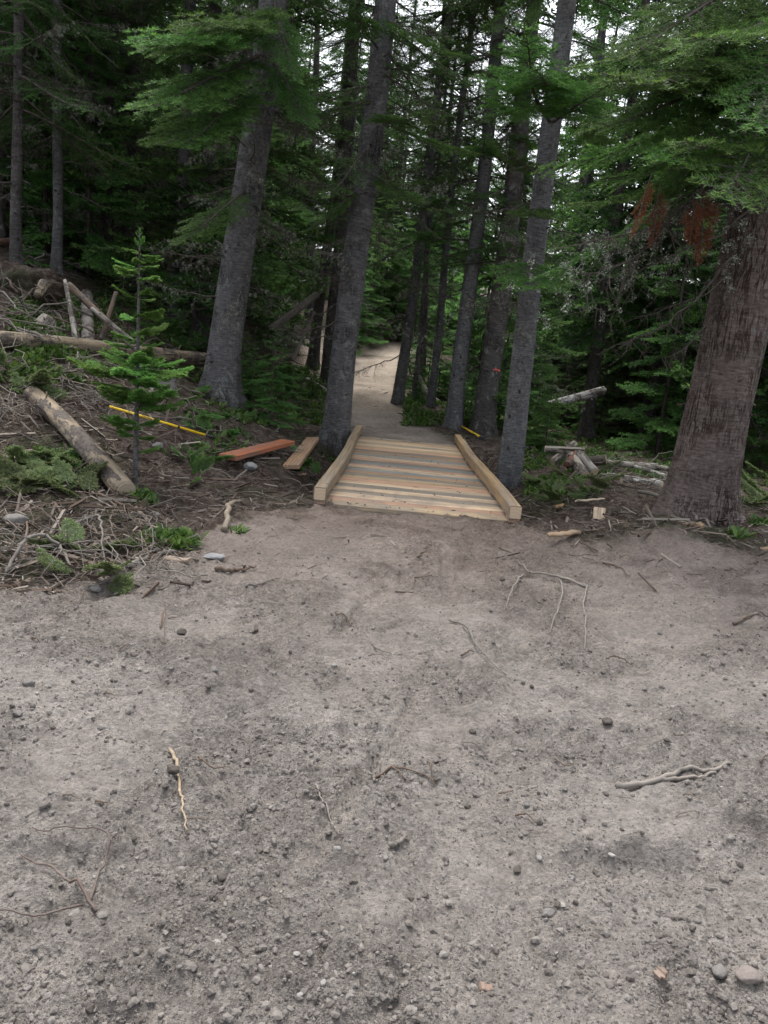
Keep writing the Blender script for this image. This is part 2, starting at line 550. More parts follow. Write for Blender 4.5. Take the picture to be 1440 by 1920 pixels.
def bark(name, c0, c1, crack, crackcol, lich=0.35, moss=0.0, streak=30.0):
    m, t, b = mat(name, 0.88, 0.2)
    tc = tcoord(t)
    hz = noise(t, mapping(t, tc, (5.0, 5.0, streak)), 1.6, 6, 0.75)          # horizontal banding
    big = noise(t, tc, 2.2, 4)
    c = ramp(t, hz, [(0.32, tuple(v * 0.45 for v in c0)), (0.46, c0), (0.68, c1)])
    c = mix(t, 0.5, c, ramp(t, big, [(0.3, 0.55), (0.7, 1.35)]), 'MULTIPLY')
    c = mix(t, 0.6, c, ramp(t, noise(t, mapping(t, tc, (1, 1, 0.6)), 28, 5, 0.75), [(0.32, 0.5), (0.5, 1.0), (0.7, 1.4)]), 'MULTIPLY')
    # vertical furrows: contour lines of a noise stretched along the trunk
    def furrow(scale, wdt):
        f = noise(t, mapping(t, tc, scale), 1.0, 5, 0.6)
        sb = N(t, 'ShaderNodeMath', operation='SUBTRACT'); t.links.new(f, sb.inputs[0]); sb.inputs[1].default_value = 0.5
        ab = N(t, 'ShaderNodeMath', operation='ABSOLUTE'); t.links.new(sb.outputs[0], ab.inputs[0])
        return ramp(t, ab.outputs[0], [(0.0, 1.0), (wdt * 0.5, 0.7), (wdt, 0.0)])
    fa = furrow((9, 9, 1.0), 0.012 + 0.02 * crack); fb = furrow((16, 16, 2.6), 0.010 + 0.012 * crack)
    mxn = N(t, 'ShaderNodeMath', operation='MAXIMUM'); t.links.new(fa, mxn.inputs[0]); t.links.new(fb, mxn.inputs[1])
    ck = mxn.outputs[0]
    ckm = ramp(t, noise(t, tc, 1.7, 3), [(0.62 - 0.35 * crack, 0.0), (0.75 - 0.3 * crack, 1.0)])
    ckf = N(t, 'ShaderNodeMath', operation='MULTIPLY'); t.links.new(ck, ckf.inputs[0]); t.links.new(ckm, ckf.inputs[1])
    c = mix(t, ckf.outputs[0], c, crackcol)
    # resin blisters and lichen specks
    sp = N(t, 'ShaderNodeTexVoronoi', Scale=26.0); t.links.new(mapping(t, tc, (1, 1, 1.5)), sp.inputs['Vector'])
    spf = ramp(t, sp.outputs['Distance'], [(0.10, 1.0), (0.22, 0.0)])
    lm = ramp(t, noise(t, tc, 3.4, 5, 0.7), [(0.62 - 0.2 * lich, 0.0), (0.75 - 0.2 * lich, 1.0)])
    sf = N(t, 'ShaderNodeMath', operation='MULTIPLY'); t.links.new(spf, sf.inputs[0]); t.links.new(lm, sf.inputs[1])
    c = mix(t, sf.outputs[0], c, (0.26, 0.28, 0.25))
    lp = ramp(t, noise(t, mapping(t, tc, (1, 1, 0.7)), 7.5, 6, 0.72), [(0.64 - 0.1 * lich, 0.0), (0.70 - 0.1 * lich, 0.75)])
    c = mix(t, lp, c, (0.185, 0.195, 0.18))
    kn = N(t, 'ShaderNodeTexVoronoi', Scale=2.3); t.links.new(mapping(t, tc, (1.6, 1.6, 1.0)), kn.inputs['Vector'])
    c = mix(t, ramp(t, kn.outputs['Distance'], [(0.05, 0.9), (0.12, 0.0)]), c, (0.02, 0.014, 0.011))
    t.links.new(c, b.inputs['Base Color'])
    h1 = N(t, 'ShaderNodeMath', operation='MULTIPLY_ADD'); t.links.new(ckf.outputs[0], h1.inputs[0]); h1.inputs[1].default_value = -1.6; t.links.new(hz, h1.inputs[2])
    h2 = N(t, 'ShaderNodeMath', operation='MULTIPLY_ADD'); t.links.new(sf.outputs[0], h2.inputs[0]); h2.inputs[1].default_value = 0.5; t.links.new(h1.outputs[0], h2.inputs[2])
    bump(t, b, h2.outputs[0], 0.9, 0.02)
    return m


m_bark = bark('bark_grey', (0.085, 0.082, 0.084), (0.165, 0.16, 0.16), 0.3, (0.022, 0.016, 0.013), 0.75)
m_bark_pale = bark('bark_pale', (0.092, 0.091, 0.094), (0.175, 0.172, 0.175), 0.15, (0.03, 0.024, 0.02), 0.8)
m_bark_red = bark('bark_cracked', (0.108, 0.084, 0.075), (0.185, 0.153, 0.14), 0.62, (0.042, 0.019, 0.012), 0.15)
m_bark_far = bark('bark_far', (0.062, 0.056, 0.053), (0.112, 0.103, 0.098), 0.3, (0.015, 0.012, 0.01), 0.6)


def wood(name, axis_scale=(2.0, 30.0, 30.0), wear=0.5, dark=0.45, barky=False, muddy=False, gain=0.8):
    m, t, b = mat(name, 0.8, 0.25)
    tc = tcoord(t)
    addv = N(t, 'ShaderNodeVectorMath', operation='ADD')
    sc = N(t, 'ShaderNodeVectorMath', operation='SCALE'); sc.inputs[0].default_value = (37.0, 11.0, 53.0); t.links.new(orand(t), sc.inputs['Scale'])
    t.links.new(tc, addv.inputs[0]); t.links.new(sc.outputs[0], addv.inputs[1])
    g = noise(t, mapping(t, addv.outputs[0], axis_scale), 1.0, 6, 0.65)
    big = noise(t, mapping(t, addv.outputs[0], (0.8, 9, 9)), 1.0, 4)
    oc = mix(t, 1.0, ocolor(t), (gain, gain, gain), 'MULTIPLY')
    c = mix(t, 0.85, oc, ramp(t, g, [(0.28, dark), (0.5, 0.95), (0.72, 1.3)]), 'MULTIPLY')
    wf = ramp(t, big, [(0.42, 0.0), (0.72, wear)])
    c = mix(t, wf, c, (0.165, 0.155, 0.138))
    ht = g
    if barky:
        bn = noise(t, mapping(t, addv.outputs[0], (2.2, 5, 5)), 1.0, 6, 0.75)
        bf = ramp(t, bn, [(0.50, 0.0), (0.53, 1.0)])
        bcol = ramp(t, noise(t, addv.outputs[0], 30, 4, 0.7), [(0.3, (0.03, 0.022, 0.018)), (0.6, (0.10, 0.085, 0.072)), (0.75, (0.19, 0.175, 0.155))])
        c = mix(t, bf, c, bcol)
        ck = noise(t, mapping(t, addv.outputs[0], (0.7, 30, 30)), 1.0, 3, 0.5)
        cf = ramp(t, ck, [(0.36, 1.0), (0.40, 0.0)])
        c = mix(t, cf, c, (0.035, 0.026, 0.02))
        hs1 = N(t, 'ShaderNodeMath', operation='MULTIPLY_ADD'); t.links.new(bf, hs1.inputs[0]); hs1.inputs[1].default_value = 0.9; t.links.new(g, hs1.inputs[2])
        hs2 = N(t, 'ShaderNodeMath', operation='MULTIPLY_ADD'); t.links.new(cf, hs2.inputs[0]); hs2.inputs[1].default_value = -1.0; t.links.new(hs1.outputs[0], hs2.inputs[2])
        ht = hs2.outputs[0]
    if muddy:
        kv = N(t, 'ShaderNodeTexVoronoi', Scale=1.0); t.links.new(mapping(t, addv.outputs[0], (2.6, 5.5, 5.5)), kv.inputs['Vector'])
        c = mix(t, ramp(t, kv.outputs['Distance'], [(0.06, 0.85), (0.14, 0.0)]), c, (0.075, 0.042, 0.026))
        gp = t.nodes.new('ShaderNodeNewGeometry')
        mn = noise(t, gp.outputs['Position'], 2.6, 6, 0.75)
        sp_ = t.nodes.new('ShaderNodeSeparateXYZ'); t.links.new(gp.outputs['Position'], sp_.inputs[0])
        mr = N(t, 'ShaderNodeMapRange'); t.links.new(sp_.outputs['Y'], mr.inputs['Value'])
        mr.inputs['From Min'].default_value = 7.7; mr.inputs['From Max'].default_value = 9.4; mr.inputs['To Min'].default_value = 0.22; mr.inputs['To Max'].default_value = 0.0
        ma = N(t, 'ShaderNodeMath', operation='ADD'); t.links.new(mn, ma.inputs[0]); t.links.new(mr.outputs[0], ma.inputs[1])
        c = mix(t, ramp(t, ma.outputs[0], [(0.56, 0.0), (0.8, 0.65)]), c, (0.17, 0.15, 0.132))
    t.links.new(c, b.inputs['Base Color'])
    bump(t, b, ht, 0.55 if barky else 0.45, 0.010 if barky else 0.006)
    return m


m_plank = wood('sawn_wood', (1.1, 38.0, 38.0), wear=0.7, dark=0.3, muddy=True, gain=1.15)
m_log = wood('barkless_log', (3.0, 18.0, 18.0), 0.6, 0.3, True)
m_stick = wood('dead_stick', (4.0, 40.0, 40.0), 0.4, 0.5)
m_cut, t, b = mat('cut_end_wood', 0.8)
tc = tcoord(t)
wv = N(t, 'ShaderNodeTexWave', wave_type='RINGS', Scale=9.0, Distortion=2.5, Detail=2.0)
wv.rings_direction = 'X'
t.links.new(tc, wv.inputs['Vector'])
t.links.new(mix(t, 0.5, ocolor(t), ramp(t, wv.outputs[0], [(0.2, 0.88), (0.8, 1.06)]), 'MULTIPLY'), b.inputs['Base Color'])


def needles(name, c0, c1, c2, trans=0.25):
    m, t, b = mat(name, 0.55, 0.3)
    v = attr(t, 'vary')
    c = ramp(t, v, [(0.0, c0), (0.5, c1), (1.0, c2)])
    hv = N(t, 'ShaderNodeHueSaturation'); t.links.new(c, hv.inputs['Color'])
    rr = orand(t)
    mr = N(t, 'ShaderNodeMapRange'); t.links.new(rr, mr.inputs['Value']); mr.inputs['To Min'].default_value = 0.72; mr.inputs['To Max'].default_value = 1.3
    t.links.new(mr.outputs[0], hv.inputs['Value'])
    mh = N(t, 'ShaderNodeMapRange'); t.links.new(rr, mh.inputs['Value']); mh.inputs['To Min'].default_value = 0.485; mh.inputs['To Max'].default_value = 0.515
    t.links.new(mh.outputs[0], hv.inputs['Hue'])
    t.links.new(hv.outputs[0], b.inputs['Base Color'])
    tr = N(t, 'ShaderNodeBsdfTranslucent'); t.links.new(hv.outputs[0], tr.inputs['Color'])
    ms = N(t, 'ShaderNodeMixShader'); ms.inputs[0].default_value = trans
    t.links.new(b.outputs[0], ms.inputs[1]); t.links.new(tr.outputs[0], ms.inputs[2])
    out = [n for n in t.nodes if n.type == 'OUTPUT_MATERIAL'][0]
    t.links.new(ms.outputs[0], out.inputs['Surface'])
    return m


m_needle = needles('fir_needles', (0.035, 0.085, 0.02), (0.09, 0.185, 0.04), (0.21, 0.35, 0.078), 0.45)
m_needle_fresh = needles('fir_needles_fresh', (0.05, 0.13, 0.034), (0.125, 0.25, 0.065), (0.23, 0.39, 0.10), 0.45)
m_needle_cut = needles('cut_bough_needles', (0.07, 0.10, 0.04), (0.14, 0.18, 0.07), (0.23, 0.26, 0.11), 0.35)
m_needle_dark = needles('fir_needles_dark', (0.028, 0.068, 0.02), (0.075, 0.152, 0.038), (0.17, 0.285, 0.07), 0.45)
m_needle_dead = needles('dead_needles', (0.10, 0.032, 0.014), (0.20, 0.062, 0.025), (0.30, 0.105, 0.04), 0.25)
m_herb = needles('herb_leaves', (0.03, 0.07, 0.015), (0.06, 0.12, 0.025), (0.12, 0.19, 0.04))
m_twig, t, b = mat('twig_bark', 0.9)
t.links.new(ramp(t, noise(t, tcoord(t), 14, 3), [(0.3, (0.035, 0.028, 0.024)), (0.7, (0.10, 0.085, 0.075))]), b.inputs['Base Color'])
m_lichen, t, b = mat('lichen', 0.95, 0.1)
t.links.new(ramp(t, attr(t, 'vary'), [(0.0, (0.15, 0.17, 0.135)), (1.0, (0.36, 0.385, 0.32))]), b.inputs['Base Color'])
m_stone, t, b = mat('stone', 0.92, 0.2)
c = mix(t, 0.6, ocolor(t), ramp(t, noise(t, tcoord(t), 22, 5, 0.7), [(0.3, 0.6), (0.7, 1.3)]), 'MULTIPLY')
t.links.new(c, b.inputs['Base Color'])
bump(t, b, noise(t, tcoord(t), 70, 4), 0.5, 0.01)
m_gravel, t, b = mat('gravel', 0.94, 0.15)
c = ramp(t, attr(t, 'vary'), [(0.0, (0.07, 0.06, 0.053)), (0.3, (0.118, 0.105, 0.095)), (0.8, (0.152, 0.138, 0.125)), (0.985, (0.165, 0.15, 0.137)), (1.0, (0.22, 0.207, 0.19))])
c = mix(t, 0.6, c, ramp(t, noise(t, tcoord(t), 90, 4), [(0.3, 0.65), (0.7, 1.3)]), 'MULTIPLY')
t.links.new(c, b.inputs['Base Color'])
m_litter, t, b = mat('litter', 0.95, 0.1)
t.links.new(ramp(t, attr(t, 'vary'), [(0.0, (0.03, 0.021, 0.016)), (0.3, (0.095, 0.07, 0.056)), (0.6, (0.165, 0.138, 0.115)), (0.85, (0.25, 0.22, 0.19)), (1.0, (0.38, 0.335, 0.28))]), b.inputs['Base Color'])


def plain(name, c, rough=0.5):
    m, t, b = mat(name, rough, 0.4)
    t.links.new(mix(t, 0.4, c, ramp(t, noise(t, tcoord(t), 30, 4), [(0.3, 0.6), (0.7, 1.2)]), 'MULTIPLY'), b.inputs['Base Color'])
    return m


m_yellow = plain('yellow_paint', (0.78, 0.52, 0.02))
m_black = plain('black_rubber', (0.02, 0.02, 0.024))
m_red = plain('red_tape', (0.75, 0.10, 0.07))
m_teal = plain('teal_tape', (0.05, 0.36, 0.30))


def axis_lines(lo, mid0, mid1, hi, step, grow):
    c = list(np.arange(mid0, mid1, step))
    s = step; x = mid1
    while x < hi:
        c.append(x); s *= grow; x += s
    c.append(hi)
    s = step; x = mid0 - step; left = []
    while x > lo:
        left.append(x); s *= grow; x -= s
    left.append(lo)
    return np.array(left[::-1] + c)


# ------------------------------------------------------------------ ground
gx = axis_lines(-150, -2.3, 2.6, 150, 0.0145, 1.05)
gy = [1.15]
while gy[-1] < 9: gy.append(gy[-1] + max(0.009, gy[-1] * 0.0068))
while gy[-1] < 16: gy.append(gy[-1] + 0.055)
s = 0.06
while gy[-1] < 190: s *= 1.028; gy.append(gy[-1] + s)
back = []; y = 1.15; s = 0.02
while y > -60: s *= 1.18; y -= s; back.append(y)
gy = np.array(back[::-1] + gy)
X, Y = np.meshgrid(gx, gy)
DM = dirt_mask(X, Y)
Z = H0(X, Y) + micro(X, Y, DM)
PACK = micro.packed * DM
nx, ny = len(gx), len(gy)
Vg = np.stack([X, Y, Z], -1).reshape(-1, 3)
ii = np.arange(ny - 1)[:, None] * nx + np.arange(nx - 1)[None, :]
Fg = np.stack([ii, ii + 1, ii + nx + 1, ii + nx], -1).reshape(-1, 4)
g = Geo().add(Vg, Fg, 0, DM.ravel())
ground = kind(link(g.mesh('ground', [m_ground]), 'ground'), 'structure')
ground.data.attributes.new('packed', 'FLOAT', 'POINT').data.foreach_set('value', PACK.ravel().astype(np.float32))
ground['label'] = 'bare grey dirt track running into brown forest floor'

# gravel and clods on the dirt
npb = 88000
u = rng.random(npb)
py = 985 + (2000 - 985) * rng.random(npb) ** 0.75
px = rng.uniform(-120, 1560, npb)
P = ghit(px, py, 30)
dmk = dirt_mask(P[:, 0], P[:, 1])
cl = vnoise(P[:, 0] / 0.35, P[:, 1] / 0.35, 90) + 0.5 * vnoise(P[:, 0] / 0.12, P[:, 1] / 0.12, 91)
micro(P[:, 0], P[:, 1], dmk); pkd = micro.packed
keep = (dmk > 0.5) & (rng.random(npb) > 0.8 * pkd) & (rng.random(npb) < np.clip(0.5 + 1.3 * cl, 0.15, 1)) & ~((P[:, 1] > 7.6) & (np.abs(P[:, 0] - 0.33) < 1.05))
P = P[keep]
n = len(P)
rad = np.clip(0.0019 * (rng.random(n) ** -0.38) * (0.75 + 0.16 * P[:, 1]), 0.0025, 0.0125)
P[:, 2] = HF(P[:, 0], P[:, 1]) + rad * 0.12
OCT_V = np.array([[1, 0, 0], [-1, 0, 0], [0, 1, 0], [0, -1, 0], [0, 0, 1], [0, 0, -1.0]])
OCT_F = np.array([[0, 2, 4], [2, 1, 4], [1, 3, 4], [3, 0, 4], [2, 0, 5], [1, 2, 5], [3, 1, 5], [0, 3, 5]])
gg = Geo()
small = rad < 0.0052
for sel, BV, BF in ((small, OCT_V * 1.15, OCT_F), (~small, ICO_V, ICO_F)):
    Q, rq = P[sel], rad[sel]
    n, kv = len(Q), len(BV)
    base = np.stack([BV * (1 + 0.16 * rng.normal(size=(kv, 1))) for _ in range(24)])
    shp = base[rng.integers(0, 24, n)]
    an = rng.uniform(0, 6.28, n); ca, sa = np.cos(an), np.sin(an)
    sx, sy_, sz = rng.uniform(0.8, 1.4, n), rng.uniform(0.7, 1.1, n), rng.uniform(0.55, 0.9, n)
    x0, y0, z0 = shp[:, :, 0] * sx[:, None], shp[:, :, 1] * sy_[:, None], shp[:, :, 2] * sz[:, None]
    Vp = np.stack([x0 * ca[:, None] - y0 * sa[:, None], x0 * sa[:, None] + y0 * ca[:, None], z0], -1) * rq[:, None, None] + Q[:, None, :]
    Fp = (BF[None] + (np.arange(n) * kv)[:, None, None]).reshape(-1, 3)
    gg.add(Vp.reshape(-1, 3), Fp, 0, np.repeat(rng.random(n), kv))
o = kind(link(gg.mesh('gravel', [m_gravel], False), 'gravel'), 'stuff')
tag(o, 'loose grey gravel and dirt clods strewn over the track', 'gravel')


def chips(P, ln, wd, vary, tilt=0.25, r=rng):
    """thin three-sided splinters lying about P"""
    n = len(P)
    a = r.uniform(0, 6.283, n); e = r.normal(0, tilt, n)
    D = np.stack([np.cos(a) * np.cos(e), np.sin(a) * np.cos(e), np.sin(e)], 1)
    S = np.stack([-np.sin(a), np.cos(a), np.zeros(n)], 1)
    U = np.cross(D, S)
    V = []
    for sgn in (-1, 1):
        bend = 0.25 * ln * r.normal(0, 0.3, n)
        for k in range(3):
            th = k * 2.094
            V.append(P + D * (sgn * ln / 2)[:, None] + S * (wd * math.cos(th) + bend)[:, None] + U * (wd * 0.8 * math.sin(th))[:, None])
    V = np.stack(V, 1).reshape(-1, 3)
    f = []
    for k in range(3):
        k2 = (k + 1) % 3
        f += [[k, k2, 3 + k2], [k, 3 + k2, 3 + k]]
    F = (np.array(f)[None] + (np.arange(n) * 6)[:, None, None]).reshape(-1, 3)
    return V, F, np.repeat(vary, 6)


# forest litter on the unpaved floor
nl = 26000
px = rng.uniform(-150, 1600, nl); py = 560 + 560 * rng.random(nl) ** 0.8
P = ghit(px, py, 45)
dmk = dirt_mask(P[:, 0], P[:, 1])
inb = (np.abs(P[:, 0] - 0.33) < 1.05) & (P[:, 1] > 7.7) & (P[:, 1] < 15.3)
keep = (rng.random(nl) > dmk * 0.965) & (P[:, 1] < 40) & ~inb
P = P[keep]; n = len(P)
P[:, 2] = HF(P[:, 0], P[:, 1]) + rng.random(n) ** 2 * 0.05 * (dirt_mask(P[:, 0], P[:, 1]) < 0.5) + 0.004
ln = np.clip(0.05 * rng.random(n) ** -0.45, 0.03, 0.5) * (0.6 + 0.05 * P[:, 1]); wd = np.clip(ln * 0.045, 0.0025, 0.012) * rng.uniform(0.6, 1.5, n)
V, F, A = chips(P, ln, wd, np.clip(rng.beta(1.6, 2.4, n), 0, 1), 0.3)
o = kind(link(Geo().add(V, F, 0, A).mesh('forest_litter', [m_litter], False), 'forest_litter'), 'stuff')
tag(o, 'brown litter of needles, bark chips and broken twigs on the forest floor', 'litter')

# ------------------------------------------------------------------ branch templates
def branch_arrays(L, seed, nl=0.029, nw=0.0048, sp=0.0062, sec_sp=0.06, tert=True, droop=0.22, start=0.16, sec_len=0.36, wood_mi=0, needle_mi=1, wood_r=0.011, fill=1.0, upturn=0.12):
    r = np.random.default_rng(seed)
    g = Geo()
    n = 14
    tt = np.linspace(0, 1, n)
    ph = r.uniform(0, 6.28)
    ax = np.stack([L * tt, 0.05 * L * np.sin(tt * 4 + ph) * tt, -droop * L * tt ** 1.5 + upturn * L * tt ** 3.5], 1)
    g.add(*tube(ax, np.linspace(wood_r * L, wood_r * 0.15 * L, n), 5), wood_mi, 0)
    segs = []

    def at(t):
        return np.array([np.interp(t, tt, ax[:, c]) for c in range(3)])
    t = start; k = 0
    while t < 0.985:
        for sd in (-1, 1):
            if r.random() > fill: continue
            tj = min(0.99, t + r.uniform(-0.3, 0.3) * sec_sp / L)
            o = at(tj); tg = at(min(1, tj + 0.03)) - at(tj - 0.03); tg /= np.linalg.norm(tg)
            a = r.normal(0.92, 0.12)
            side = np.array([-tg[1], tg[0], 0]) * sd
            d = tg * math.cos(a) + side * math.sin(a) + np.array([0, 0, r.normal(-0.06, 0.10)])
            d /= np.linalg.norm(d)
            ln = sec_len * L * (1 - tj) ** 0.65 * min(1, 0.45 + (tj - start) / 0.25) * r.uniform(0.65, 1.15)
            if ln < 0.03: continue
            e1 = o + d * ln * 0.5; e2 = o + d * ln + tg * ln * 0.10 + np.array([0, 0, r.normal(-0.04, 0.05)]) * ln
            segs.append((o, e1, 0.1)); segs.append((e1, e2, 0.5))
            g.add(*tube([o, e1, e2], [0.006 * L * 0.5, 0.003 * L * 0.5, 0.0008], 3, False), wood_mi, 0)
            if tert:
                q = 0.16
                while q < 0.95:
                    for s2 in (-1, 1):
                        if r.random() > fill: continue
                        oo = o + (e1 - o) * min(1, q * 2) + (e2 - e1) * max(0, q * 2 - 1)
                        dd = (e2 - o) / ln
                        sv = np.array([-dd[1], dd[0], 0]) * s2
                        a2 = r.normal(0.85, 0.15)
                        d2 = dd * math.cos(a2) + sv * math.sin(a2) + np.array([0, 0, r.normal(-0.02, 0.14)])
                        l2 = 0.42 * ln * (1 - q) ** 0.7 * r.uniform(0.6, 1.2) + 0.015
                        segs.append((oo, oo + d2 * l2, 0.35 + 0.5 * q * (0.4 + 0.6 * tj)))
                    q += max(0.05, sec_sp * 0.85 / ln)
        t += sec_sp / L
    segs.append((at(0.7), at(0.85), 0.5)); segs.append((at(0.85), at(1.0), 0.9))
    # needles on every segment
    A = np.array([s[0] for s in segs]); B = np.array([s[1] for s in segs]); W = np.array([s[2] for s in segs])
    Ls = np.linalg.norm(B - A, axis=1)
    cnt = np.maximum(2, (Ls / sp).astype(int))
    idx = np.repeat(np.arange(len(segs)), cnt * 2)
    m = len(idx)
    T = r.random(m); sgn = np.where(r.random(m) < 0.5, -1.0, 1.0)
    D = (B - A)[idx] / Ls[idx][:, None]
    Sd = np.cross(np.array([0, 0, 1.0])[None], D); Sd /= np.linalg.norm(Sd, axis=1)[:, None] + 1e-9
    U = np.cross(D, Sd)
    up = r.normal(0.28, 0.35, m)
    nd = D * r.normal(0.55, 0.12, m)[:, None] + Sd * (sgn * np.abs(r.normal(0.75, 0.18, m)))[:, None] + U * up[:, None]
    nd /= np.linalg.norm(nd, axis=1)[:, None]
    p = A[idx] + (B - A)[idx] * T[:, None]
    l = nl * r.uniform(0.7, 1.15, m) * (1 - 0.35 * (T > 0.92))
    wdir = np.cross(nd, U + 0.5 * r.normal(size=(m, 3))); wdir /= np.linalg.norm(wdir, axis=1)[:, None] + 1e-9
    V = np.stack([p - wdir * nw / 2, p + wdir * nw / 2, p + nd * l[:, None]], 1).reshape(-1, 3)
    F = np.arange(m * 3).reshape(-1, 3)
    vary = np.clip(W[idx] * 0.55 + 0.45 * T * W[idx] + r.normal(0, 0.12, m), 0, 1)
    g.add(V, F, needle_mi, np.repeat(vary, 3))
    return g


def dead_arrays(L, seed, fine=1.0, droop=0.35):
    """bare branch with hanging fine twigs; returns geometry and lichen spots"""
    r = np.random.default_rng(seed)
    g = Geo(); spots = []
    n = 12
    tt = np.linspace(0, 1, n)
    ax = np.stack([L * tt, 0.10 * L * np.sin(tt * 5 + seed) * tt, -droop * L * tt ** 1.4 + 0.18 * L * tt ** 4], 1)
    ax[1:-1] += r.normal(0, 0.012 * L, (n - 2, 3))
    g.add(*tube(ax, np.linspace(0.011 * L, 0.002, n), 5), 0, 0)
    for k in range(int(30 * fine)):
        t = r.uniform(0.12, 1) ** 0.8
        o = np.array([np.interp(t, tt, ax[:, c]) for c in range(3)])
        sd = r.choice([-1, 1])
        d = np.array([r.uniform(0.2, 0.8), sd * r.uniform(0.3, 1), r.uniform(-0.7, 0.15)]); d /= np.linalg.norm(d)
        l = L * r.uniform(0.12, 0.42) * (1.1 - 0.6 * t)
        pts = [o]
        for q in range(4):
            d = d + r.normal(0, 0.22, 3) + np.array([0, 0, -0.10]); d /= np.linalg.norm(d)
            pts.append(pts[-1] + d * l / 4)
        pts = np.array(pts)
        g.add(*tube(pts, np.linspace(0.0045, 0.0012, 5), 3, False), 0, 0)
        for q in range(3):
            oo = pts[r.integers(1, 5)]
            d2 = d + r.normal(0, 0.7, 3); d2 /= np.linalg.norm(d2)
            l2 = l * r.uniform(0.2, 0.5)
            g.add(*tube([oo, oo + d2 * l2 * 0.5, oo + d2 * l2 + r.normal(0, 0.1, 3) * l2], [0.0025, 0.0016, 0.0007], 3, False), 0, 0)
            if r.random() < 0.5: spots.append(oo + d2 * l2 * r.random())
        spots.append(pts[r.integers(1, 5)])
    for t in r.random(10): spots.append(np.array([np.interp(t, tt, ax[:, c]) for c in range(3)]))
    return g, np.array(spots)


def lichen_arrays(spots, seed, size=0.028, per=34):
    r = np.random.default_rng(seed)
    k = len(spots)
    s = size * r.uniform(0.4, 1.3, k)
    idx = np.repeat(np.arange(k), per); m = len(idx)
    off = r.normal(0, 1, (m, 3)) * np.array([0.8, 0.8, 1.15]) * s[idx][:, None] * 0.55
    off[:, 2] -= s[idx] * 0.5
    c = spots[idx] + off
    q = r.normal(0, 1, (m, 3, 3)) * s[idx][:, None, None] * 0.17
    V = (c[:, None, :] + q).reshape(-1, 3)
    return Geo().add(V, np.arange(m * 3).reshape(-1, 3), 0, np.repeat(r.random(m), 3))


BR, BRD = [], []                       # lush and shaded boughs, needle by needle
for k in range(5):
    ga = branch_arrays(1.8, 300 + k, droop=[0.10, 0.22, 0.3, 0.16, 0.25][k], fill=[0.98, 0.9, 0.85, 0.95, 0.8][k])
    BR.append(ga.mesh('bough', [m_twig, m_needle], False))
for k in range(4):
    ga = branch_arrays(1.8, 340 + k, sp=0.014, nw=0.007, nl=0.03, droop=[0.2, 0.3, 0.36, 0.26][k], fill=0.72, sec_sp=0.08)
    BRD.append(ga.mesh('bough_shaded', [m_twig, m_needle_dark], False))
BRX = branch_arrays(1.5, 391, droop=0.5, fill=0.85).mesh('bough_dead_red', [m_twig, m_needle_dead], False)
SPR = [branch_arrays(0.5, 360 + k, sec_sp=0.032, sp=0.0055, nl=0.028, nw=0.008, droop=0.05, sec_len=0.42, upturn=0.12, wood_r=0.012).mesh('sprig', [m_twig, m_needle_fresh], False) for k in range(4)]
m_needle_bright = needles('sapling_needles', (0.07, 0.16, 0.035), (0.15, 0.29, 0.065), (0.26, 0.43, 0.11), 0.5)
SPRS = [me.copy() for me in SPR]
for me in SPRS: me.materials[1] = m_needle_bright
SPRC = [me.copy() for me in SPR]
for me in SPRC: me.materials[1] = m_needle_cut
DEAD, DLI = [], []
for k in range(5):
    ga, sp_ = dead_arrays(1.6, 400 + k)
    DEAD.append(ga.mesh('dead_branch', [m_twig]))
    DLI.append(lichen_arrays(sp_, 420 + k, [0.022, 0.018, 0.026, 0.014, 0.02][k]).mesh('lichen', [m_lichen], False))

# coarse arrays for joined crowns
LOWB = [branch_arrays(1.8, 500 + k, nl=0.105, nw=0.038, sp=0.03, sec_sp=0.11, tert=False, droop=[0.15, 0.25, 0.34, 0.22][k], fill=0.85, sec_len=0.42, wood_r=0.008).arrays() for k in range(4)]
MIDB = [branch_arrays(1.0, 520 + k, nl=0.042, nw=0.014, sp=0.013, sec_sp=0.065, tert=True, droop=[0.05, 0.12, 0.18, 0.1][k], fill=0.9, sec_len=0.4, wood_r=0.009).arrays() for k in range(4)]
LOWD = [dead_arrays(1.6, 540 + k, 0.5)[0].arrays() for k in range(3)]


def put(g, arr, origin, az, pitch, sc, roll=0.0, mi_over=None, dv=0.0):
    V, F, Mi, A = arr
    cp, sp = math.cos(pitch), math.sin(pitch); cr, sr = math.cos(roll), math.sin(roll)
    Rx = np.array([[1, 0, 0], [0, cr, -sr], [0, sr, cr]])
    Ry = np.array([[cp, 0, -sp], [0, 1, 0], [sp, 0, cp]])
    g.add((V * sc) @ (rotz(az) @ Ry @ Rx).T + origin, F, Mi if mi_over is None else mi_over, np.clip(A + dv, 0, 1))


def crown_mesh(Hc, Rm, seed, nb, name, zlow, mats, lod=LOWB, L0=1.8, dead=0, power=0.75):
    r = np.random.default_rng(seed)
    g = Geo()
    for k in range(nb):
        h = (k + r.random()) / nb
        z = zlow + (Hc - zlow) * h
        ln = Rm * (1 - h) ** power * r.uniform(0.7, 1.15) + 0.12
        put(g, lod[r.integers(0, len(lod))], np.array([0, 0, z]), k * 2.39996 + r.normal(0, 0.35), r.normal(-0.12, 0.16) + 0.5 * max(0, h - 0.6), ln / L0, r.normal(0, 0.2), dv=r.normal(0, 0.1))
    for k in range(dead):
        z = zlow * r.uniform(0.15, 1.1)
        V, F, Mi, A = LOWD[r.integers(0, 3)]
        put(g, (V, F, Mi, A), np.array([0, 0, z]), r.uniform(0, 6.28), r.normal(-0.1, 0.25), r.uniform(0.5, 1.1), r.normal(0, 0.5), mi_over=0)
    return g.mesh(name, mats, False)


